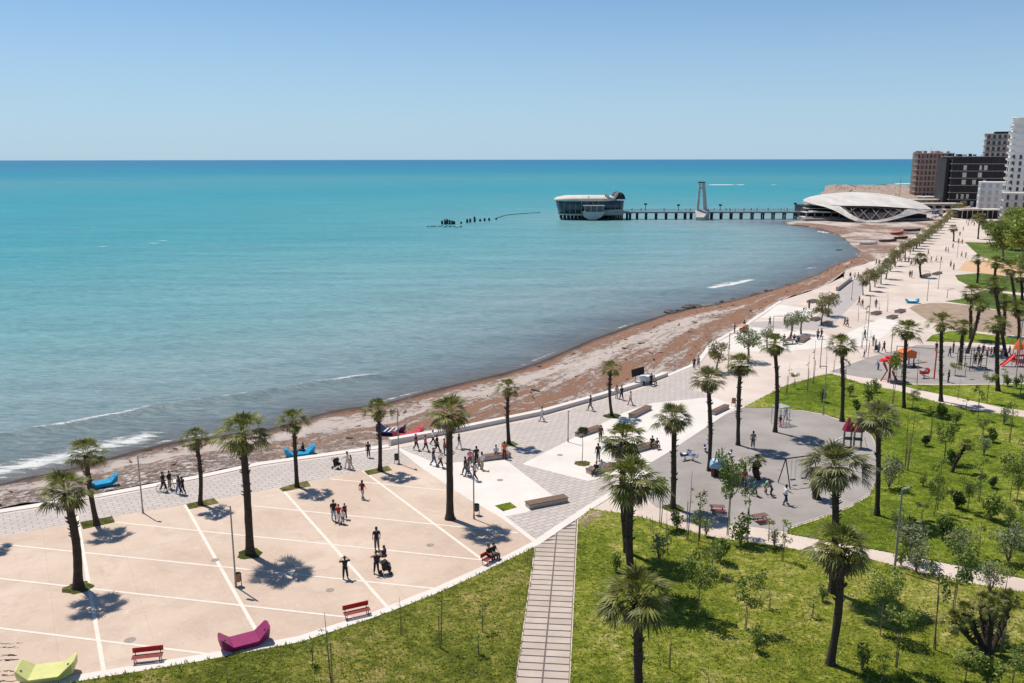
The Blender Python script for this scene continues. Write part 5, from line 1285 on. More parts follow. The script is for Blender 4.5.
crowd([(734.5, 333, 'stand', 'navy', 'black', 1.0), (744, 330, 'stand', 'black', 'brown', 1.0), (769.5, 326, 'walk', 'grey', 'dark grey', 1.0), (786.5, 329, 'stand', 'black', 'black', 1.05), (789.5, 327, 'walk', 'white', 'grey', 1.0), (784.5, 325, 'stand', 'beige', 'dark grey', 1.0), (817.6, 339.5, 'walk', 'jeans', 'navy', 1.0), (821.2, 339, 'walk', 'black', 'black', 1.05),
       (794, 343, 'sit', 'black', 'black', 1.1), (790, 341, 'sit', 'brown', 'dark grey', 1.0), (784, 342, 'sit', 'dark grey', 'black', 1.0), (798, 344, 'sit', 'black', 'jeans', 1.0), (809, 309, 'stand', 'dark grey', 'black', 1.1), (822, 315, 'walk', 'black', 'black', 1.0), (825, 315, 'walk', 'grey', 'dark grey', 1.0), (792, 331, 'walk', 'dark red', 'grey', .9)],
      'on middle promenade', 'people on the middle promenade')
crowd([(859, 305, 'walk', 'dark red', 'brown', 1.05), (862, 308, 'walk', 'brown', 'pale grey', 1.05), (875.7, 308, 'stand', 'dark grey', 'grey', 1.05), (909.7, 277.5, 'stand', 'black', 'black', 1.05), (911.6, 278, 'stand', 'black', 'black', 1.1), (876, 265, 'walk', 'black', 'black', 1.0), (879, 265.4, 'walk', 'dark grey', 'black', 1.0), (843.4, 278.5, 'stand', 'dark grey', 'black', 1.0),
       (850, 279, 'stand', 'black', 'navy', 1.0), (854.5, 279.5, 'walk', 'white', 'grey', 1.0), (858, 279, 'walk', 'grey', 'dark grey', 1.0)], 'around the tree row start', 'people around the start of the tree row')
r = random.Random(11); L = []
cols = ['black', 'beige', 'dark grey', 'navy', 'white', 'grey', 'red', 'light blue', 'orange', 'pale grey', 'blue']
for x, y in [(897.5, 262), (899.5, 261), (901.5, 262.5), (903.5, 260), (905, 262), (908.5, 262.5), (911, 266), (912.8, 264), (915, 266), (917, 264), (895, 268), (928, 255), (931, 262.5), (936, 262)]:
    L.append((x, y, r.choice(['stand', 'walk', 'stride']), r.choice(cols), r.choice(cols[:4]), 1.05))
crowd(L, 'in far crowd by single palm', 'people gathered near the single promenade palm')
L = []
for x, y in [(959.7, 236), (958.3, 243.5), (962, 244), (945.7, 252), (948, 253), (950.5, 267), (952.7, 248.5), (961.5, 257), (941, 262.5), (965.5, 258), (956, 232), (963, 231), (968, 226), (971, 225), (966.5, 223.5), (974, 226), (953.5, 270), (969, 222.5)]:
    L.append((x, y, r.choice(['stand', 'walk', 'stride']), r.choice(cols), r.choice(cols[:4]), 1.05))
crowd(L, 'on the farthest promenade', 'people on the farthest promenade')
# ================================================================== BUILDINGS AND SEA STRUCTURES
mShell, nt, b = nmat('shell_white')
tc = nd(nt, 'ShaderNodeTexCoord').outputs['Object']
jb = nd(nt, 'ShaderNodeTexBrick', offset=.5, i_Scale=1.0, i_Mortar_Size=.12, i_Brick_Width=4.5, i_Row_Height=6.0); nt.links.new(tc, jb.inputs['Vector'])
c1 = ramp(nt, noise(nt, .12, 6, .7, mapping(nt, tc, 0, (1, .3, 1))), [(.35, (.52, .47, .41)), (.6, (.68, .63, .565))])
nt.links.new(mix(nt, c1, (.38, .34, .30), mth(nt, 'MULTIPLY', jb.outputs['Fac'], .6)), b.inputs['Base Color']); b.inputs['Roughness'].default_value = .65
mRoofC = simple('roof_cream', (.62, .545, .47), .7, .12, .3)
mTower = simple('tower_white', (.74, .72, .68), .7, .08, .3)
mBrickW = simple('bare_brick', (.46, .31, .25), .9, .25, .8)
mSlab = simple('raw_slab', (.43, .36, .31), .9, .15, .5)
mDarkB = simple('burnt_concrete', (.035, .033, .038), .8, .3, .3)
mVoid = simple('dark_interior', (.02, .022, .026), .7, .3, .5)
mPale = simple('grey_render', (.46, .44, .41), .8, .1, .3)
mGrn = simple('pier_grey', (.26, .26, .255), .7, .2, .5)

# --- shell hall: a wide white roof that dips to the ground in front, with a glazed eye
def Lp(px, py, Y): return V(px, py, Y)
hall = thing('shell_hall', G(866, 224, -.9), 0, 'big white shell-roofed hall with a dark glazed eye at the cove', 'hall')
def addc(mb, nm, mat, par=None, smooth=False):
    o = mb.build(nm, mat, None, smooth); o.parent = hall
    o.matrix_parent_inverse = Matrix.Translation(-hall.location)
    if par is not None:
        o.parent = par; o.matrix_parent_inverse = Matrix.Translation(-hall.location) @ Matrix.Identity(4)
    return o
back = [(803, 199.6, 452), (812, 196.2, 470), (828, 193.6, 486), (850, 192.2, 496), (876, 193.2, 496), (900, 197.0, 482), (920, 202.5, 462), (931, 208.5, 440)]
crest = [(803.2, 200.6, 450), (813, 203.0, 440), (827, 204.8, 432), (843, 205.6, 428), (876, 206.2, 427), (900, 207.6, 428), (915, 208.6, 430), (931.2, 209.4, 438)]
low = [(803.5, 201.2, 449), (816, 204.9, 438), (830, 209.0, 428), (850, 218.0, 418), (880, 221.0, 416), (900, 216.2, 420), (916, 213.0, 426), (931, 210.2, 437)]
def pl3(L, n=40):
    """smooth line through the given points"""
    pts = [Lp(*q) for q in L]; out = []
    m_ = len(pts) - 1
    for k in range(n + 1):
        s_ = k / n * m_; i = min(m_ - 1, int(s_)); t_ = s_ - i
        p0, p1, p2, p3 = pts[max(0, i - 1)], pts[i], pts[i + 1], pts[min(m_, i + 2)]
        out.append(.5 * ((2 * p1) + (p2 - p0) * t_ + (2 * p0 - 5 * p1 + 4 * p2 - p3) * t_ * t_ + (-p0 + 3 * p1 - 3 * p2 + p3) * t_ ** 3))
    return out
bk, cr, lo_ = pl3(back), pl3(crest), pl3(low)
m = MB(); N = 41; nv_ = 8; vs = []
for j in range(nv_ + 1):
    f = j / nv_
    for i in range(N):
        p = bk[i].lerp(cr[i], f); p = p + Vector((0, 0, 1.4 * math.sin(f * math.pi) * math.sin(i / (N - 1) * math.pi))); vs.append(p)
fs = [(j * N + i, j * N + i + 1, (j + 1) * N + i + 1, (j + 1) * N + i) for j in range(nv_) for i in range(N - 1)]
off = len(vs); vs2 = [p - Vector((0, 0, .9)) for p in vs]
m.add(vs, fs); m.add(vs2, [f[::-1] for f in fs])
m.add(bk + [p - Vector((0, 0, .9)) for p in bk], [(i, i + 1, N + i + 1, N + i) for i in range(N - 1)])
addc(m, 'roof', mShell, smooth=True)
# front band with the eye cut out: between crest and low, thickness along the front
e0, e1 = int(40 * .42), int(40 * .80)
eye_t = [V(840 + (908 - 840) * k / 16, 205.9 + 2.6 * (k / 16) ** 1.6 + .2 * math.sin(k / 16 * math.pi), 428.5) for k in range(17)]
eye_b = [V(840 + (908 - 840) * k / 16, [206.2, 208.9, 211.8, 214.6, 217.2, 219.3, 220.3, 220.6, 220.6, 220.4, 219.6, 218.4, 216.8, 215.2, 213.4, 211.2, 208.8][k], 428.5 - 9 * math.sin(min(1, k / 16) * math.pi) ** .6) for k in range(17)]
def rail(top, bot, nm, mat, th=.8):
    n_ = len(top); mm = MB(); tb = [p + Vector((0, th, -.2)) for p in top]; bb = [p + Vector((0, th, 0)) for p in bot]
    mm.add(top + bot + tb + bb, [(i, i + 1, n_ + i + 1, n_ + i) for i in range(n_ - 1)] + [(2 * n_ + i, 3 * n_ + i, 3 * n_ + i + 1, 2 * n_ + i + 1) for i in range(n_ - 1)] + [(n_ + i, n_ + i + 1, 3 * n_ + i + 1, 3 * n_ + i) for i in range(n_ - 1)] + [(i, 2 * n_ + i, 2 * n_ + i + 1, i + 1) for i in range(n_ - 1)])
    return addc(mm, nm, mat, smooth=False)
# left sweep: from left tip down to the foot, and right sweep from the foot to the right tip
Lt = [Lp(x, y, Y) for x, y, Y in [(803.3, 200.8, 449.5), (813, 203.2, 439.5), (827, 205.0, 431.5), (840, 206.1, 428), (844, 209.2, 425.5), (848, 212.2, 423), (853, 215.4, 420.5), (859, 218.4, 418.5), (866, 220.4, 418)]]
Lb = [Lp(x, y, Y) for x, y, Y in [(803.5, 201.8, 449), (813, 204.2, 439), (824, 206.6, 431), (833, 209.8, 427), (839, 212.8, 424.6), (845, 216.2, 422), (850, 218.8, 419.8), (856, 221.3, 417.8), (866, 222.4, 417)]]
rail(Lt, Lb, 'sweep', mShell)
Rt = [Lp(x, y, Y) for x, y, Y in [(866, 220.4, 418), (876, 220.2, 418.4), (885, 218.6, 419.5), (893, 216.4, 421), (901, 213.2, 423.5), (908, 208.9, 428), (916, 208.8, 430), (931.2, 209.4, 438)]]
Rb = [Lp(x, y, Y) for x, y, Y in [(866, 222.4, 417), (876, 222.3, 417), (887, 221.2, 418.4), (897, 218.8, 420.4), (907, 216.0, 423.4), (916, 213.7, 427), (924, 212.2, 431), (931.3, 210.6, 437.6)]]
rail(Rt, Rb, 'sweep', mShell)
m = MB(); tt = [p + Vector((0, 1.2, 0)) for p in eye_t]; bb_ = [p + Vector((0, 1.6, 0)) for p in eye_b]
n_ = 17; m.add(tt + bb_ + [p + Vector((0, .4, 0)) for p in tt + bb_], [(i, i + 1, n_ + i + 1, n_ + i) for i in range(n_ - 1)] + [(2 * n_ + i, 3 * n_ + i, 3 * n_ + i + 1, 2 * n_ + i + 1) for i in range(n_ - 1)])
gl = addc(m, 'glass_front', simple('brown_glass', (.055, .042, .036), .25, .3, .1, 0, .6))
m = MB()
for a_, c_ in ((0.5, 2.2), (2.2, 4.3), (4.3, 7.2), (7.2, 9.8), (9.8, 12.5), (12.5, 14.6)):
    up_ = int(a_ * 10) % 2 == 0
    def at_(L, s_): i = min(15, int(s_)); return L[i].lerp(L[i + 1], s_ - i)
    m.tube([at_(eye_b, a_) + Vector((0, .4, 0)), at_(eye_t, c_) + Vector((0, .4, 0))], .22, 5); m.tube([at_(eye_t, a_) + Vector((0, .4, 0)), at_(eye_b, c_) + Vector((0, .4, 0))], .22, 5)
addc(m, 'lattice', simple('lattice_brown', (.24, .19, .155), .7))
# storeys under the left wing and the dark base
m = MB()
for x0, x1, y0, y1, Y0, Y1 in ((809, 852, 206.5, 222, 447, 470), (872, 926, 214.5, 222.5, 436, 470)):
    a_, b_ = V(x0, y1, Y0), V(x1, y1, Y0); zt = V(x0, y0, Y0).z
    m.box(((a_.x + b_.x) / 2, (Y0 + Y1) / 2, (zt - .9) / 2), (b_.x - a_.x, Y1 - Y0, zt + .9))
addc(m, 'lower_storey', mVoid)
m = MB()
for x0, x1, y, Y in ((806, 842, 212.6, 441), (804, 838, 217.4, 439), (808, 833, 208.6, 444)):
    a_, b_ = V(x0, y, Y), V(x1, y, Y); m.box(((a_.x + b_.x) / 2, Y + 4, a_.z), (b_.x - a_.x, 9, .35))
addc(m, 'terrace_slab', mShell)
m = MB(); a_, b_ = V(811, 213, 438), V(829, 213, 438); m.box(((a_.x + b_.x) / 2, 439, a_.z + .6), (b_.x - a_.x, 6, .5), 0, .03)
addc(m, 'awning', simple('awning_white', (.6, .66, .68), .7))
m = MB()
for k in range(15):
    p = V(806 + 8.2 * k, 222, 440 if k < 6 or k > 9 else 421); m.box((p.x, p.y, .9), (.5, .5, 3.6 if k < 6 else 1.8))
addc(m, 'column', mGrn)
m = MB(); a_, b_ = V(804, 221, 434), V(926, 221, 434); m.box(((a_.x + b_.x) / 2, 436, -.2), (b_.x - a_.x, 8, .9)); addc(m, 'plinth', mGrn)

# --- pier restaurant standing in the sea
Yr = 447.0; rest = thing('pier_restaurant', V(591, 219, Yr), 0, 'rounded pier restaurant on piles at the sea end of the pier', 'restaurant')
rest.location.z = WZ
def addr(mb, nm, mat, smooth=False, lab=None):
    o = mb.build(nm, mat, None, smooth); o.parent = rest; o.matrix_parent_inverse = Matrix.Translation(-rest.location)
    if lab: o['label'] = lab
    return o
mpx = 1 / 1.93
cx_ = V(590, 219, Yr).x; 
def stadium(x0, x1, d, z, Y=Yr, n=32, pw=3.6):
    c = (x0 + x1) / 2; a_ = (x1 - x0) / 2; out = []
    for k in range(n):
        t = 2 * math.pi * k / n; ct, st = math.cos(t), math.sin(t)
        out.append(Vector((c + a_ * abs(ct) ** (2 / pw) * (1 if ct >= 0 else -1), Y + 9 + d * abs(st) ** (2 / pw) * (1 if st >= 0 else -1), z)))
    return out
def loft(rings, nm, mat, smooth=False):
    m_ = MB(); n_ = len(rings[0]); vs_ = [p for r_ in rings for p in r_]
    fs_ = [(j * n_ + i, j * n_ + (i + 1) % n_, (j + 1) * n_ + (i + 1) % n_, (j + 1) * n_ + i) for j in range(len(rings) - 1) for i in range(n_)]
    fs_ += [tuple(range(n_ - 1, -1, -1)), tuple((len(rings) - 1) * n_ + i for i in range(n_))]
    m_.add(vs_, fs_); return addr(m_, nm, mat, smooth)
X = lambda px: V(px, 215, Yr).x; Zr = lambda py, Y=Yr: V(590, py, Y).z
mGlassR = simple('restaurant_glass', (.055, .075, .09), .2, .35, .35, 0, .6)
loft([stadium(X(560), X(624), 8.0, 1.7), stadium(X(557.5), X(625), 8.8, 5.0), stadium(X(556), X(625.5), 9.2, 8.2)], 'glass_wall', mGlassR, True)
loft([stadium(X(559.5), X(625), 8.4, 1.0), stadium(X(559), X(625), 8.6, 1.75)], 'deck', mShell)
loft([stadium(X(554.8), X(618), 9.8, 8.2), stadium(X(554.6), X(618), 10.0, 9.0), stadium(X(558), X(617), 9.0, 9.9), stadium(X(566), X(612), 6.0, 10.7)], 'roof', mRoofC, True)
m = MB()
for k in range(12):
    p = X(558.5 + 5.7 * k); 
    for q_ in (0,): m.box((p, Yr - .2 + .6 * abs(k - 5.5) ** 1.5 / 4, 4.9), (.28, .5, 6.4), 0, 0)
addr(m, 'mullion', mGrn)
m = MB(); r = random.Random(3)
for k in range(17):
    for yy in (2, 9, 16): m.tube([(X(562 + 3.8 * k), Yr + yy, WZ - 1.5), (X(562 + 3.8 * k), Yr + yy, 1.1)], .4, 6)
addr(m, 'pile', mDarkB)
# lower terrace pod in front with its white canopy
m = MB(); x0, x1 = X(583.5), X(603)
m.prism([(x0 - .8, 3.1), (x1 + .8, 3.1), (x1 - 1.0, .6), (x1 - 4, -.9), (x0 + 2.5, -.9), (x0, .5)], 'y', Yr - 4.2, Yr + 3); addr(m, 'terrace', mPale)
m = MB(); m.box(((x0 + x1) / 2, Yr - 1, 4.6), (x1 - x0 - 1.2, 4.2, 2.6)); addr(m, 'terrace_glass', mGlassR)
m = MB(); m.box(((x0 + x1) / 2, Yr - 1.2, 6.1), (x1 - x0 + .8, 5.4, .35)); [m.box((x0 + .4 + k * (x1 - x0 - .8) / 3, Yr - 3.3, 4.6), (.25, .25, 3)) for k in range(4)]; addr(m, 'canopy', mShell)
m = MB(); x2, x3 = X(603), X(623); m.box(((x2 + x3) / 2, Yr - 1.2, 2.7), (x3 - x2, 3.2, 2.3)); addr(m, 'service_block', mGrn)
m = MB(); arc = [(X(613.5) + (X(625.5) - X(613.5)) * (1 - math.cos(math.pi * k / 12)) / 2, 9.0 + 3.6 * math.sin(math.pi * k / 12)) for k in range(13)]; m.prism(arc, 'y', Yr + 2, Yr + 14); addr(m, 'arched_dome', mDarkB, True)
m = MB(); m.prism([(x - .1, z + .15) for x, z in arc][:7] + [(X(615), 9.0)], 'y', Yr + 1.2, Yr + 2.0); m.box((X(607.5), Yr + 2, 10.4), (1.6, 2.0, 1.6)); m.box((X(610.5), Yr + 1.6, 9.8), (3.4, 2.2, .5), 0, .3); addr(m, 'roof_unit', mRoofC)
m = MB(); m.box((X(606), Yr + 2.5, 10.7), (1.0, 1.0, 1.8)); m.box((X(588.5), Yr + .5, 9.8), (.4, .4, 1.8)); addr(m, 'vent', mBrickW)

# --- pier
Yp = 452.0; zd = 2.3
pier = thing('pier', Vector((V(700, 219, Yp).x, Yp, WZ)), 0, 'long narrow pier on dark piles running to the restaurant', 'pier')
def addp(mb, nm, mat):
    o = mb.build(nm, mat, None); o.parent = pier; o.matrix_parent_inverse = Matrix.Translation(-pier.location); return o
xa, xb_ = V(623, 215, Yp).x, V(812, 215, Yp).x
m = MB(); m.box(((xa + xb_) / 2, Yp, zd), (xb_ - xa, 4.6, .8)); addp(m, 'deck', mGrn)
for i, px in enumerate([627, 630, 637, 646, 656, 666, 676, 685, 691, 706, 711.5, 721, 731, 741, 752, 762.5, 773, 784, 795, 802]):
    m = MB(); x = V(px, 217, Yp).x
    for yy in (-1.7, 1.7): m.tube([(x, Yp + yy, WZ - 2), (x, Yp + yy, zd - .3)], .42, 7)
    m.box((x, Yp, zd - .7), (.9, 4.4, .6)); addp(m, 'pile', mDarkB)
for yy in (-2.2, 2.2):
    m = MB()
    for z in (.55, 1.05): m.tube([(xa, Yp + yy, zd + .4 + z), (xb_, Yp + yy, zd + .4 + z)], .045, 4)
    n = 70
    for k in range(n + 1): x = xa + (xb_ - xa) * k / n; m.tube([(x, Yp + yy, zd + .4), (x, Yp + yy, zd + 1.45)], .04, 4)
    addp(m, 'railing', mGrn)
# pier tower: two leaning masts over a wedge-shaped ramp
tw = thing('pier_tower', Vector((V(701, 219, Yp - 3).x, Yp - 3, WZ)), 0, 'tall pale double-mast tower standing halfway along the pier', 'tower')
def addt(mb, nm, mat):
    o = mb.build(nm, mat, None); o.parent = tw; o.matrix_parent_inverse = Matrix.Translation(-tw.location); return o
Yt = Yp - 2.9
Z_ = lambda py: V(700, py, Yt).z
for (bx, tx, w0, w1) in ((697.3, 699.9, 1.3, .9), (705.3, 703.3, 2.0, 1.5)):
    m = MB(); b0, t0 = V(bx, 213, Yt).x, V(tx, 185, Yt).x; zt = Z_(181.5)
    m.add([(b0 - w0 / 2, Yt - .6, zd), (b0 + w0 / 2, Yt - .6, zd), (b0 + w0 / 2, Yt + .6, zd), (b0 - w0 / 2, Yt + .6, zd), (t0 - w1 / 2, Yt - .5, zt), (t0 + w1 / 2, Yt - .5, zt), (t0 + w1 / 2, Yt + .5, zt), (t0 - w1 / 2, Yt + .5, zt)],
          [(0, 1, 5, 4), (1, 2, 6, 5), (2, 3, 7, 6), (3, 0, 4, 7), (4, 5, 6, 7), (0, 3, 2, 1)]); addt(m, 'mast', mPale)
m = MB(); m.box((V(701.5, 183, Yt).x, Yt, Z_(182.2)), (3.4, 1.6, .5)); m.box((V(701.5, 187, Yt).x, Yt, Z_(188)), (2.4, .5, .4)); addt(m, 'top_beam', mDarkM)
m = MB(); x0, x1, x2 = V(692.5, 220, Yt).x, V(698, 213, Yt).x, V(709, 213, Yt).x
m.add([(x0, Yt - 6, WZ - .5), (x0 + 4.8, Yt - 7, WZ - .5), (x2, Yt - 1, WZ - .5), (x1 - 1.5, Yt, WZ - .5), (x0 + .6, Yt - 6, .3), (x0 + 4.2, Yt - 7, .3), (x2, Yt - 1, 3.6), (x1 - 1.5, Yt, 3.6)], [(0, 1, 5, 4), (1, 2, 6, 5), (2, 3, 7, 6), (3, 0, 4, 7), (4, 5, 6, 7)]); addt(m, 'ramp', mPale)
for i, (px, ty) in enumerate(((646, 203.5), (679, 204.5), (721, 204.5), (796, 203))):
    x = V(px, 212, Yp).x; z1 = V(px, ty, Yp).z; t = thing('pier_lamp', (x, Yp + 2.0, zd + .4), 0, '%s from the left of the short dark lamps on the pier' % ORD[i], 'lamp', 'short dark lamps on the pier')
    m = MB(); m.tube([(0, 0, 0), (0, 0, z1 - zd - .4)], .16, 6); m.build('pole', mDarkM, t)
    m = MB(); m.box((0, 0, z1 - zd - .8), (1.5, .4, .8)); m.build('lamp_head', mDarkM, t)
L = []
r = random.Random(21)
prs = [632, 641, 664, 686, 690, 708, 714, 726, 730, 735, 744, 751, 757, 768, 781, 784, 787, 799, 804]
for i, px in enumerate(prs):
    p = V(px, 212, Yp + r.uniform(-1.4, 1.4)); tp, bt = r.choice(['black', 'dark grey', 'navy', 'red', 'white']), r.choice(['black', 'navy', 'dark grey'])
    t = person(px, 212, r.choice(['stand', 'walk']), r.uniform(0, 360), tp, bt, '%s person from left on the pier deck, in %s top' % (ORD[i], tp), 'people on the pier', 1.05); t.location = (p.x, p.y, zd + .4)
# old posts and the low line of stones in the sea
r = random.Random(4)
posts = [(442, 224.3, 220.5), (445, 224.6, 219.5), (447, 224.2, 219), (449.5, 224.4, 219.8), (452, 224.4, 220.5), (454, 224.2, 221), (467, 222.8, 219), (470, 222.4, 218.6), (474.5, 222, 216.6), (480, 221.4, 219), (484.5, 221, 218.2), (489, 220.6, 218), (461, 223.6, 221.8), (496, 219.6, 218)]
for i, (x, y, ty) in enumerate(sorted(posts)):
    B = G(x, y, WZ); H = topz(B, ty) - WZ; m = MB(); m.tube([(0, 0, -1), (.1, 0, H * .6), (r.uniform(-.2, .2), 0, H)], [.62, .52, .42], 7)
    o = m.build('old_post', mDarkB); o.location = B; tag(o, '%s from left of the dark broken posts standing in the sea' % ORD[i], 'post', 'dark broken posts standing in the open sea')
m = MB()
for k in range(46):
    f = k / 45; x = 428 + 34 * f + r.uniform(-1, 1); y = 226 + r.uniform(-.6, .9) + .8 * f
    p = G(x, y, WZ + .05); m.box(p, (r.uniform(.2, .7), r.uniform(.3, .8), r.uniform(.1, .35)), r.uniform(0, 3))
o = m.build('low_reef', mDarkB); tag(o, 'dark low reef scattered around the broken posts in the sea', 'reef')
Q = [(496, 218.4), (502, 216.4), (508, 215), (516, 214.2), (526, 213.4), (540, 212.6)]
m = MB(); m.tube([G(x, y, WZ + .05) for x, y in Q], .35, 5); o = m.build('floating_line', simple('line_grey', (.12, .16, .17), .7)); tag(o, 'thin dark floating line curving from the posts towards the restaurant', 'floating line')

# --- apartment blocks at the far right
def block(name, label, px0, px1, Y, ytop, dep, floors, matw, z0=0.0, bays=8, roof=None, side_bays=3, slabs=mSlab, slab_out=.8, win=None, winfrac=.55, turn=.9, bal=None, parapet=True):
    """storeys as slabs and recessed walls, real recessed windows on the two faces seen"""
    A_ = V(px0, 160, Y); t1 = V(px1, 160, Y).x / Y; an = math.atan2(A_.x, A_.y) * turn; zt = V(px0, ytop, Y).z; w = (A_.y * t1 - A_.x) / (math.cos(an) + t1 * math.sin(an)); fh = (zt - z0) / floors
    c_ = Vector((A_.x, A_.y, 0)) + Vector((math.cos(an), -math.sin(an), 0)) * w / 2 + Vector((math.sin(an), math.cos(an), 0)) * dep / 2
    t = thing(name, (c_.x, c_.y, z0), -an, label, 'building')
    m = MB(); m.box((0, 0, (zt - z0) / 2), (w - .1, dep - .1, zt - z0 - .2)); m.build('wall', matw, t)
    for f in range(floors + 1):
        m = MB(); m.box((0, 0, f * fh + .0), (w + slab_out * (1 if f else .2), dep + slab_out * (1 if f else .2), .42)); m.build('floor_slab', slabs, t)
    wm_ = win or mVoid; cnt = 0
    for f in range(floors):
        for face, nb, L_ in (('f', bays, w), ('s', side_bays, dep)):
            for k in range(nb):
                if cnt >= 96: continue
                bw = L_ / nb; c = -L_ / 2 + bw * (k + .5); h_ = fh * .62; zc = (f + .52) * fh
                m = MB()
                if face == 'f': m.box((c, -dep / 2 - .02, zc), (bw * winfrac, .22, h_))
                else: m.box((-w / 2 - .02, c, zc), (.22, bw * winfrac, h_))
                q_ = m.build('window', wm_, t); cnt += 1
                if bal and face == 'f' and (k % bal == 0):
                    m = MB(); m.box((c, -dep / 2 - .9, f * fh + .75), (bw * .9, .12, 1.0)); m.build('balcony', slabs, t)
    return t, w, dep, zt - z0, fh
t, w, dp, H, fh = block('brick_building', 'unfinished reddish brick block with open floors farthest left', 917, 953, 700, 153.4, 30, 8, mBrickW, -1, 9, turn=.8, slabs=simple('pale_slab', (.56, .47, .42), .9), slab_out=1.6, win=simple('brick_void', (.13, .085, .07), .9), winfrac=.5, side_bays=3)
m = MB(); r = random.Random(9)
for k in range(14): m.box((-w / 2 + w * r.random(), r.uniform(-8, 8), H + .9), (r.uniform(1, 4), 3, r.uniform(.6, 2.4)))
m.tube([(-2, 0, H), (-2, 0, H + 4.5)], .15, 4); m.build('roof_clutter', mBrickW, t)
m = MB()
for k in range(10): m.tube([(-w / 2 - .9, -dp / 2 + dp * k / 9, 0), (-w / 2 - .9, -dp / 2 + dp * k / 9, H + .5)], .12, 4)
for k in range(13): m.tube([(-w / 2 + w * k / 12, -dp / 2 - .9, 0), (-w / 2 + w * k / 12, -dp / 2 - .9, H + .5)], .12, 4)
m.build('scaffold', mSlab, t)
t, w, dp, H, fh = block('frame_building', 'blackened dark block with empty floors in front of the brick block', 953, 1010, 545, 156.6, 26, 7, mDarkB, 0, 11, turn=.45, slabs=simple('dark_slab', (.30, .28, .265), .8), slab_out=.9, win=mVoid, winfrac=.5, side_bays=2)
m = MB(); rr = random.Random(2)
for f in range(7):
    for k in range(11):
        if (k in (2, 3, 4, 5, 6) and f < 6 and rr.random() < .5) or (f < 2 and rr.random() < .4):
            m.box((-w / 2 + w * (k + .5) / 11, -dp / 2 - .2, (f + .45) * fh), (w / 11 * rr.uniform(.35, .8), .25, fh * .66))
m.build('infill_panel', mRoofC, t)
m = MB(); m.box((-w / 2 - 1.6, 1, H / 2 - .6), (2.2, dp * .8, H - 1.2)); m.build('side_tower', mDarkB, t)
m = MB()
for k in range(22): m.box((-w / 2 + w * rr.random(), rr.uniform(-9, 9), H + .9), (rr.uniform(.3, 2.2), 1.0, rr.uniform(.5, 1.9)))
m.build('roof_clutter', mDarkB, t)
t, w, dp, H, fh = block('tall_building', 'grey tall block with brown balconies rising behind the blackened block', 984, 1022, 640, 134, 24, 11, mPale, 0, 7, slabs=simple('brown_slab', (.30, .235, .19), .8), slab_out=1.5, win=mGlass, winfrac=.55, side_bays=2, bal=3)
m = MB(); m.box((3, 0, H + .9), (w * .8, 14, 1.6)); m.build('roof_storey', mDarkB, t)
t, w, dp, H, fh = block('white_tower', 'tall white tower with stacked curved balconies at the right edge', 1010, 1075, 442, 121.5, 22, 15, mTower, 0, 9, slabs=mTower, slab_out=.35, win=mGlass, winfrac=.38, side_bays=1)
for f in range(1, 15):
    m = MB(); m.lathe([(1.5, 0), (2.0, .25), (2.1, 1.15), (1.9, 1.15), (1.85, .3)], (-w / 2 + .2, -dp / 2 + 1.4, f * fh), 14); m.build('balcony', mTower, t)
m = MB(); m.box((-w / 2 + 3.4, -dp / 2 + 3.4, H + .9), (7.6, 7.6, 1.6)); m.lathe([(2.4, H + 1.4), (2.6, H + 1.8), (2.4, H + 2.0)], (-w / 2 + 1.2, -dp / 2 + 1.6, 0), 14); m.build('parapet', mTower, t)
block('low_white_building', 'white five-storey block below the blackened building', 983, 1011, 455, 182.5, 18, 5, simple('white_render', (.62, .64, .66), .7, .08, .3), 0, 4, slabs=simple('white_render2', (.62, .62, .61), .7), slab_out=.15, win=mPale, winfrac=.5, side_bays=2)
block('grey_building', 'low pale grey block at the foot of the white tower', 1008, 1060, 398, 193.5, 18, 4, mPale, 0, 6, slabs=mPale, slab_out=.3, win=mGlass, winfrac=.3, side_bays=2)
# café canopy with dark interior
c = V(978, 214, 432); t = thing('cafe_pavilion', (c.x + 2, 436, 0), 0, 'low café with a flat white canopy below the white block', 'café')
m = MB(); m.box((0, 0, 4.4), (22, 10, .5)); m.box((-6, -4, 4.9), (9, 5, .4)); m.build('canopy', mShell, t)
m = MB(); m.box((0, 2, 2.1), (20, 6, 4.1)); m.build('interior', mVoid, t)
m = MB(); [m.box((-10 + 2.5 * k, -4.5, 2.1), (.25, .25, 4.2)) for k in range(9)]; m.build('post', mPale, t)
for px, Y, l in ((957, 470, 'thin tall flagpole before the blackened block'),): pass
# kiosks, parked cars and boats around the hall
CARC = {'white': (.7, .7, .69), 'silver': (.45, .46, .48), 'blue': (.05, .10, .28), 'dark grey': (.05, .055, .06), 'red': (.38, .03, .03)}
def car(px, py, rz, colr, label):
    t = thing('parked_car', G(px, py, 0), rz, label, 'car', 'cars parked beside the shell hall'); mt = simple('car_' + colr, CARC[colr], .3, .05, 2, 0, .6)
    m = MB(); m.prism([(-2.1, .35), (2.1, .35), (2.15, .75), (1.9, .9), (1.0, .98), (-1.9, 1.0), (-2.15, .8)], 'y', -.85, .85); m.build('body', mt, t, bevel=.05)
    m = MB(); m.prism([(1.0, .97), (.35, 1.42), (-1.3, 1.45), (-1.9, .99)], 'y', -.74, .74); m.build('window', mGlass, t)
    m = MB(); m.prism([(.4, 1.42), (.3, 1.49), (-1.25, 1.51), (-1.4, 1.44)], 'y', -.70, .70); m.build('roof', mt, t)
    for x in (-1.3, 1.3):
        for y in (-.78, .78): m = MB(); m.tube([(x, y - .1, .33), (x, y + .1, .33)], .33, 12); m.build('wheel', mBlack, t)
    for y in (-.6, .6): m = MB(); m.box((2.12, y, .68), (.08, .3, .15)); m.build('headlight', mWhiteP, t)
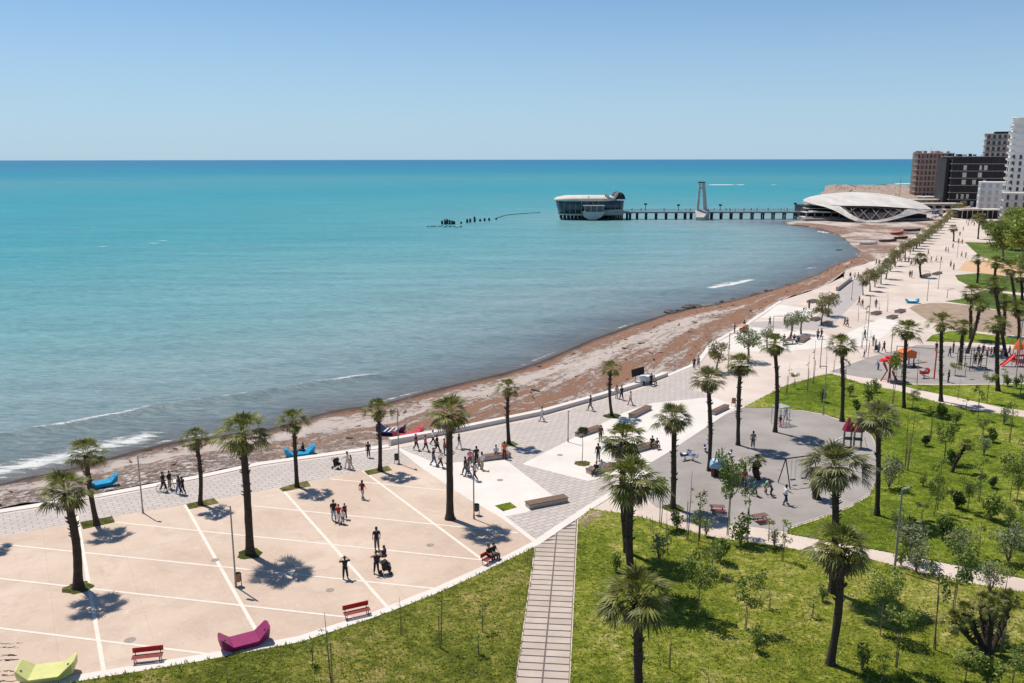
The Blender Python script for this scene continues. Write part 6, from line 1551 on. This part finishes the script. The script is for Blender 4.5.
cars = [(936, 214.5, .3, 'blue'), (938.5, 211, 2.6, 'white'), (940.5, 217, 1.2, 'dark grey'), (934.5, 218.5, .8, 'white'), (937, 208.3, .1, 'silver'), (933, 211.8, .4, 'white'), (941, 213.3, 1.0, 'silver')]
xs_ = sorted(c_[0] for c_ in cars)
for c_ in cars: car(*c_[:4], '%s parked car in the cluster right of the hall, %s from left' % (c_[3], ORD[xs_.index(c_[0])]))
def boat(px, py, rz, L_, mat, label):
    t = thing('small_boat', G(px, py, -.85), rz, label, 'boat', 'boats drawn up on the cove beach'); h = L_ / 2; m = MB(); vs_ = []
    for x, w_, zt in ((-h, .7, .8), (-h * .4, 1.0, .75), (h * .4, .9, .85), (h, .06, 1.2)):
        vs_ += [(x, -w_, zt), (x, -w_ * .6, .1), (x, w_ * .6, .1), (x, w_, zt)]
    m.add(vs_, [(4 * i + k, 4 * i + k + 1, 4 * i + 5 + k, 4 * i + 4 + k) for i in range(3) for k in range(3)] + [(0, 1, 2, 3)]); m.build('hull', mat, t)
    m = MB(); [m.box((x, 0, .6), (.3, 1.5, .06)) for x in (-h * .5, 0, h * .4)]; m.build('seat', mWoodS, t)
boat(868, 244.5, .1, 7, mWhiteP, 'white boat lying on brown sand near the cove edge'); boat(888, 241.8, .2, 7, mWoodD, 'brown boat near the middle of the cove beach')
boat(901, 239, 0, 5, mDarkM, 'dark small boat on the cove beach near the tree row'); boat(897, 234.5, .3, 6, mRed, 'red-brown boat behind the other cove boats')
boat(914, 234, 2.9, 9, mWhiteP, 'larger white boat close to the hedge row'); boat(912, 231.2, 0, 7, mNavy, 'dark blue boat beside the larger white boat')
# low pale sheds behind the hall
for i, (px, Y, w_, h_) in enumerate([(936, 520, 26, 3.5), (926, 560, 20, 4), (941, 590, 30, 4.5)]):
    c = V(px, 200, Y); t = thing('beach_shed', (c.x, Y, -.5), .1 * i, '%s pale flat shed from the left below the brick block' % ORD[[1, 0, 2][i]], 'shed', 'pale sheds behind the shell hall')
    m = MB(); m.box((0, 0, h_ / 2), (w_, 8, h_)); m.build('wall', mPale, t); m = MB(); m.box((0, 0, h_ + .2), (w_ + 2, 10, .4)); m.build('roof', mRoofC, t)
    for k in range(5): m = MB(); m.box((-w_ / 2 + w_ * (k + .5) / 5, -4.02, h_ * .45), (w_ / 8, .1, h_ * .6)); m.build('opening', mVoid, t)
r = random.Random(77); L = []
for i, x in enumerate([831, 836, 840, 845, 848, 856, 862, 870, 879, 888, 895]):
    y = 184.6 + abs(x - 850) * .1 if x < 850 else 184.4 + (x - 850) * .06
    B = V(x, y + 1.2, 820); t = person(x, 186, 'stand', x * 7, r.choice(['black', 'dark grey', 'navy']), 'black', '%s tiny person from left on the rocky breakwater behind the hall' % ORD[i], 'people on the rocky breakwater', 1.15); t.location = (B.x, 820, 1.2)
# ================================================================== GRASS TUFTS AND SMALL MARKS
def inside(x, y, poly):
    c = False; n = len(poly)
    for i in range(n):
        x1, y1 = poly[i]; x2, y2 = poly[(i + 1) % n]
        if (y1 > y) != (y2 > y) and x < (x2 - x1) * (y - y1) / (y2 - y1) + x1: c = not c
    return c
M_grass = leafmat('grass_blades', [(.13, .18, .02), (.24, .29, .04), (.40, .40, .09), (.60, .52, .25)], .8, .4, .6, .15)
def tufts(L, n, seed, box):
    r = random.Random(seed); m = MB(); k = 0
    def tuft(p, s_):
        for _ in range(3):
            a = r.uniform(0, 6.28); w = s_ * .22; h = s_ * r.uniform(.5, 1.1); d = Vector((math.cos(a), math.sin(a), 0)); q = Vector((-d.y, d.x, 0))
            o_ = p + d * s_ * r.uniform(-.4, .4); m.add([o_ - q * w, o_ + q * w, o_ + d * s_ * r.uniform(.3, .9) + Vector((0, 0, h))], [(0, 1, 2)])
    while k < n:
        x, y = r.uniform(box[0], box[2]), r.uniform(box[1], box[3])
        if not inside(x, y, L): continue
        k += 1; tuft(G(x, y, .045), r.uniform(.08, .20))
    for (a, c) in zip(L, L[1:]):                      # ragged rim
        A_, C_ = G(*a, .045), G(*c, .045); l_ = (C_ - A_).length
        if a[1] > 700 and c[1] > 700 or max(a[0], c[0]) > 1150 or min(a[0], c[0]) < -80: continue
        for _ in range(int(min(l_, 80) * 7)): tuft(A_.lerp(C_, r.random()) + Vector((r.gauss(0, .06), r.gauss(0, .06), 0)), r.uniform(.08, .2))
    o = m.build('grass', M_grass); tag(o, kind='stuff'); return o
tufts(L1, 5500, 1, (60, 545, 540, 720)); tufts(L2, 9000, 2, (560, 505, 1060, 720)); tufts(L3, 6000, 3, (740, 370, 1060, 600))
# faded dark marks on the plaza near the yellow lounger
r = random.Random(8); m = MB()
for y, x1, n in ((643.5, 22, 16), (647.5, 17, 14), (655, 16, 20), (660, 16, 18), (671, 19, 14), (675, 14, 12), (681, 16, 14)):
    for k in range(n):
        p = G(r.uniform(-14, x1), y + r.uniform(-.7, .7), .011); a = r.uniform(-.5, .5) + .1; w = r.uniform(.12, .42); h = r.uniform(.02, .05)
        d = Vector((math.cos(a), math.sin(a), 0)); q = Vector((-d.y, d.x, 0)); m.add([p - d * w / 2 - q * h, p + d * w / 2 - q * h, p + d * w / 2 + q * h, p - d * w / 2 + q * h], [(0, 1, 2, 3)])
o = m.build('plaza_marks', simple('faded_marks', (.24, .18, .14), .9, .3, 3)); tag(o, kind='structure')
# drain covers and repaired patches on the paving
m = MB()
for x, y, s_ in ((130, 640, .35), (330, 590, .3), (430, 545, .3), (215, 560, .3), (560, 455, .3), (620, 425, .3), (500, 480, .3), (780, 470, .35), (700, 490, .35), (812, 455, .35)):
    c = G(x, y, .017); m.add([(c.x + s_ * math.cos(k * math.pi / 6), c.y + s_ * math.sin(k * math.pi / 6), .017) for k in range(12)], [tuple(range(12))])
o = m.build('drain_covers', simple('drain_iron', (.30, .25, .21), .7, .2, 6)); tag(o, kind='structure')
# pieces of driftwood and litter on the beach
r = random.Random(12); m = MB()
for k in range(150):
    i = r.randrange(30, len(A) - 1); v = r.uniform(.12, .95); p = A[i].lerp(Bq[i], v); p = p.lerp(A[i + 1].lerp(Bq[i + 1], v), r.random())
    z = WZ + (-.18 - WZ) * (v ** .55) + .06; s_ = r.uniform(.12, .5); m.box((p.x, p.y, z), (s_ * r.uniform(1, 3), s_ * .4, s_ * .35), r.uniform(0, 3), r.uniform(-.2, .2))
o = m.build('debris', simple('driftwood', (.16, .11, .08), .9, .6, .4)); tag(o, kind='stuff')
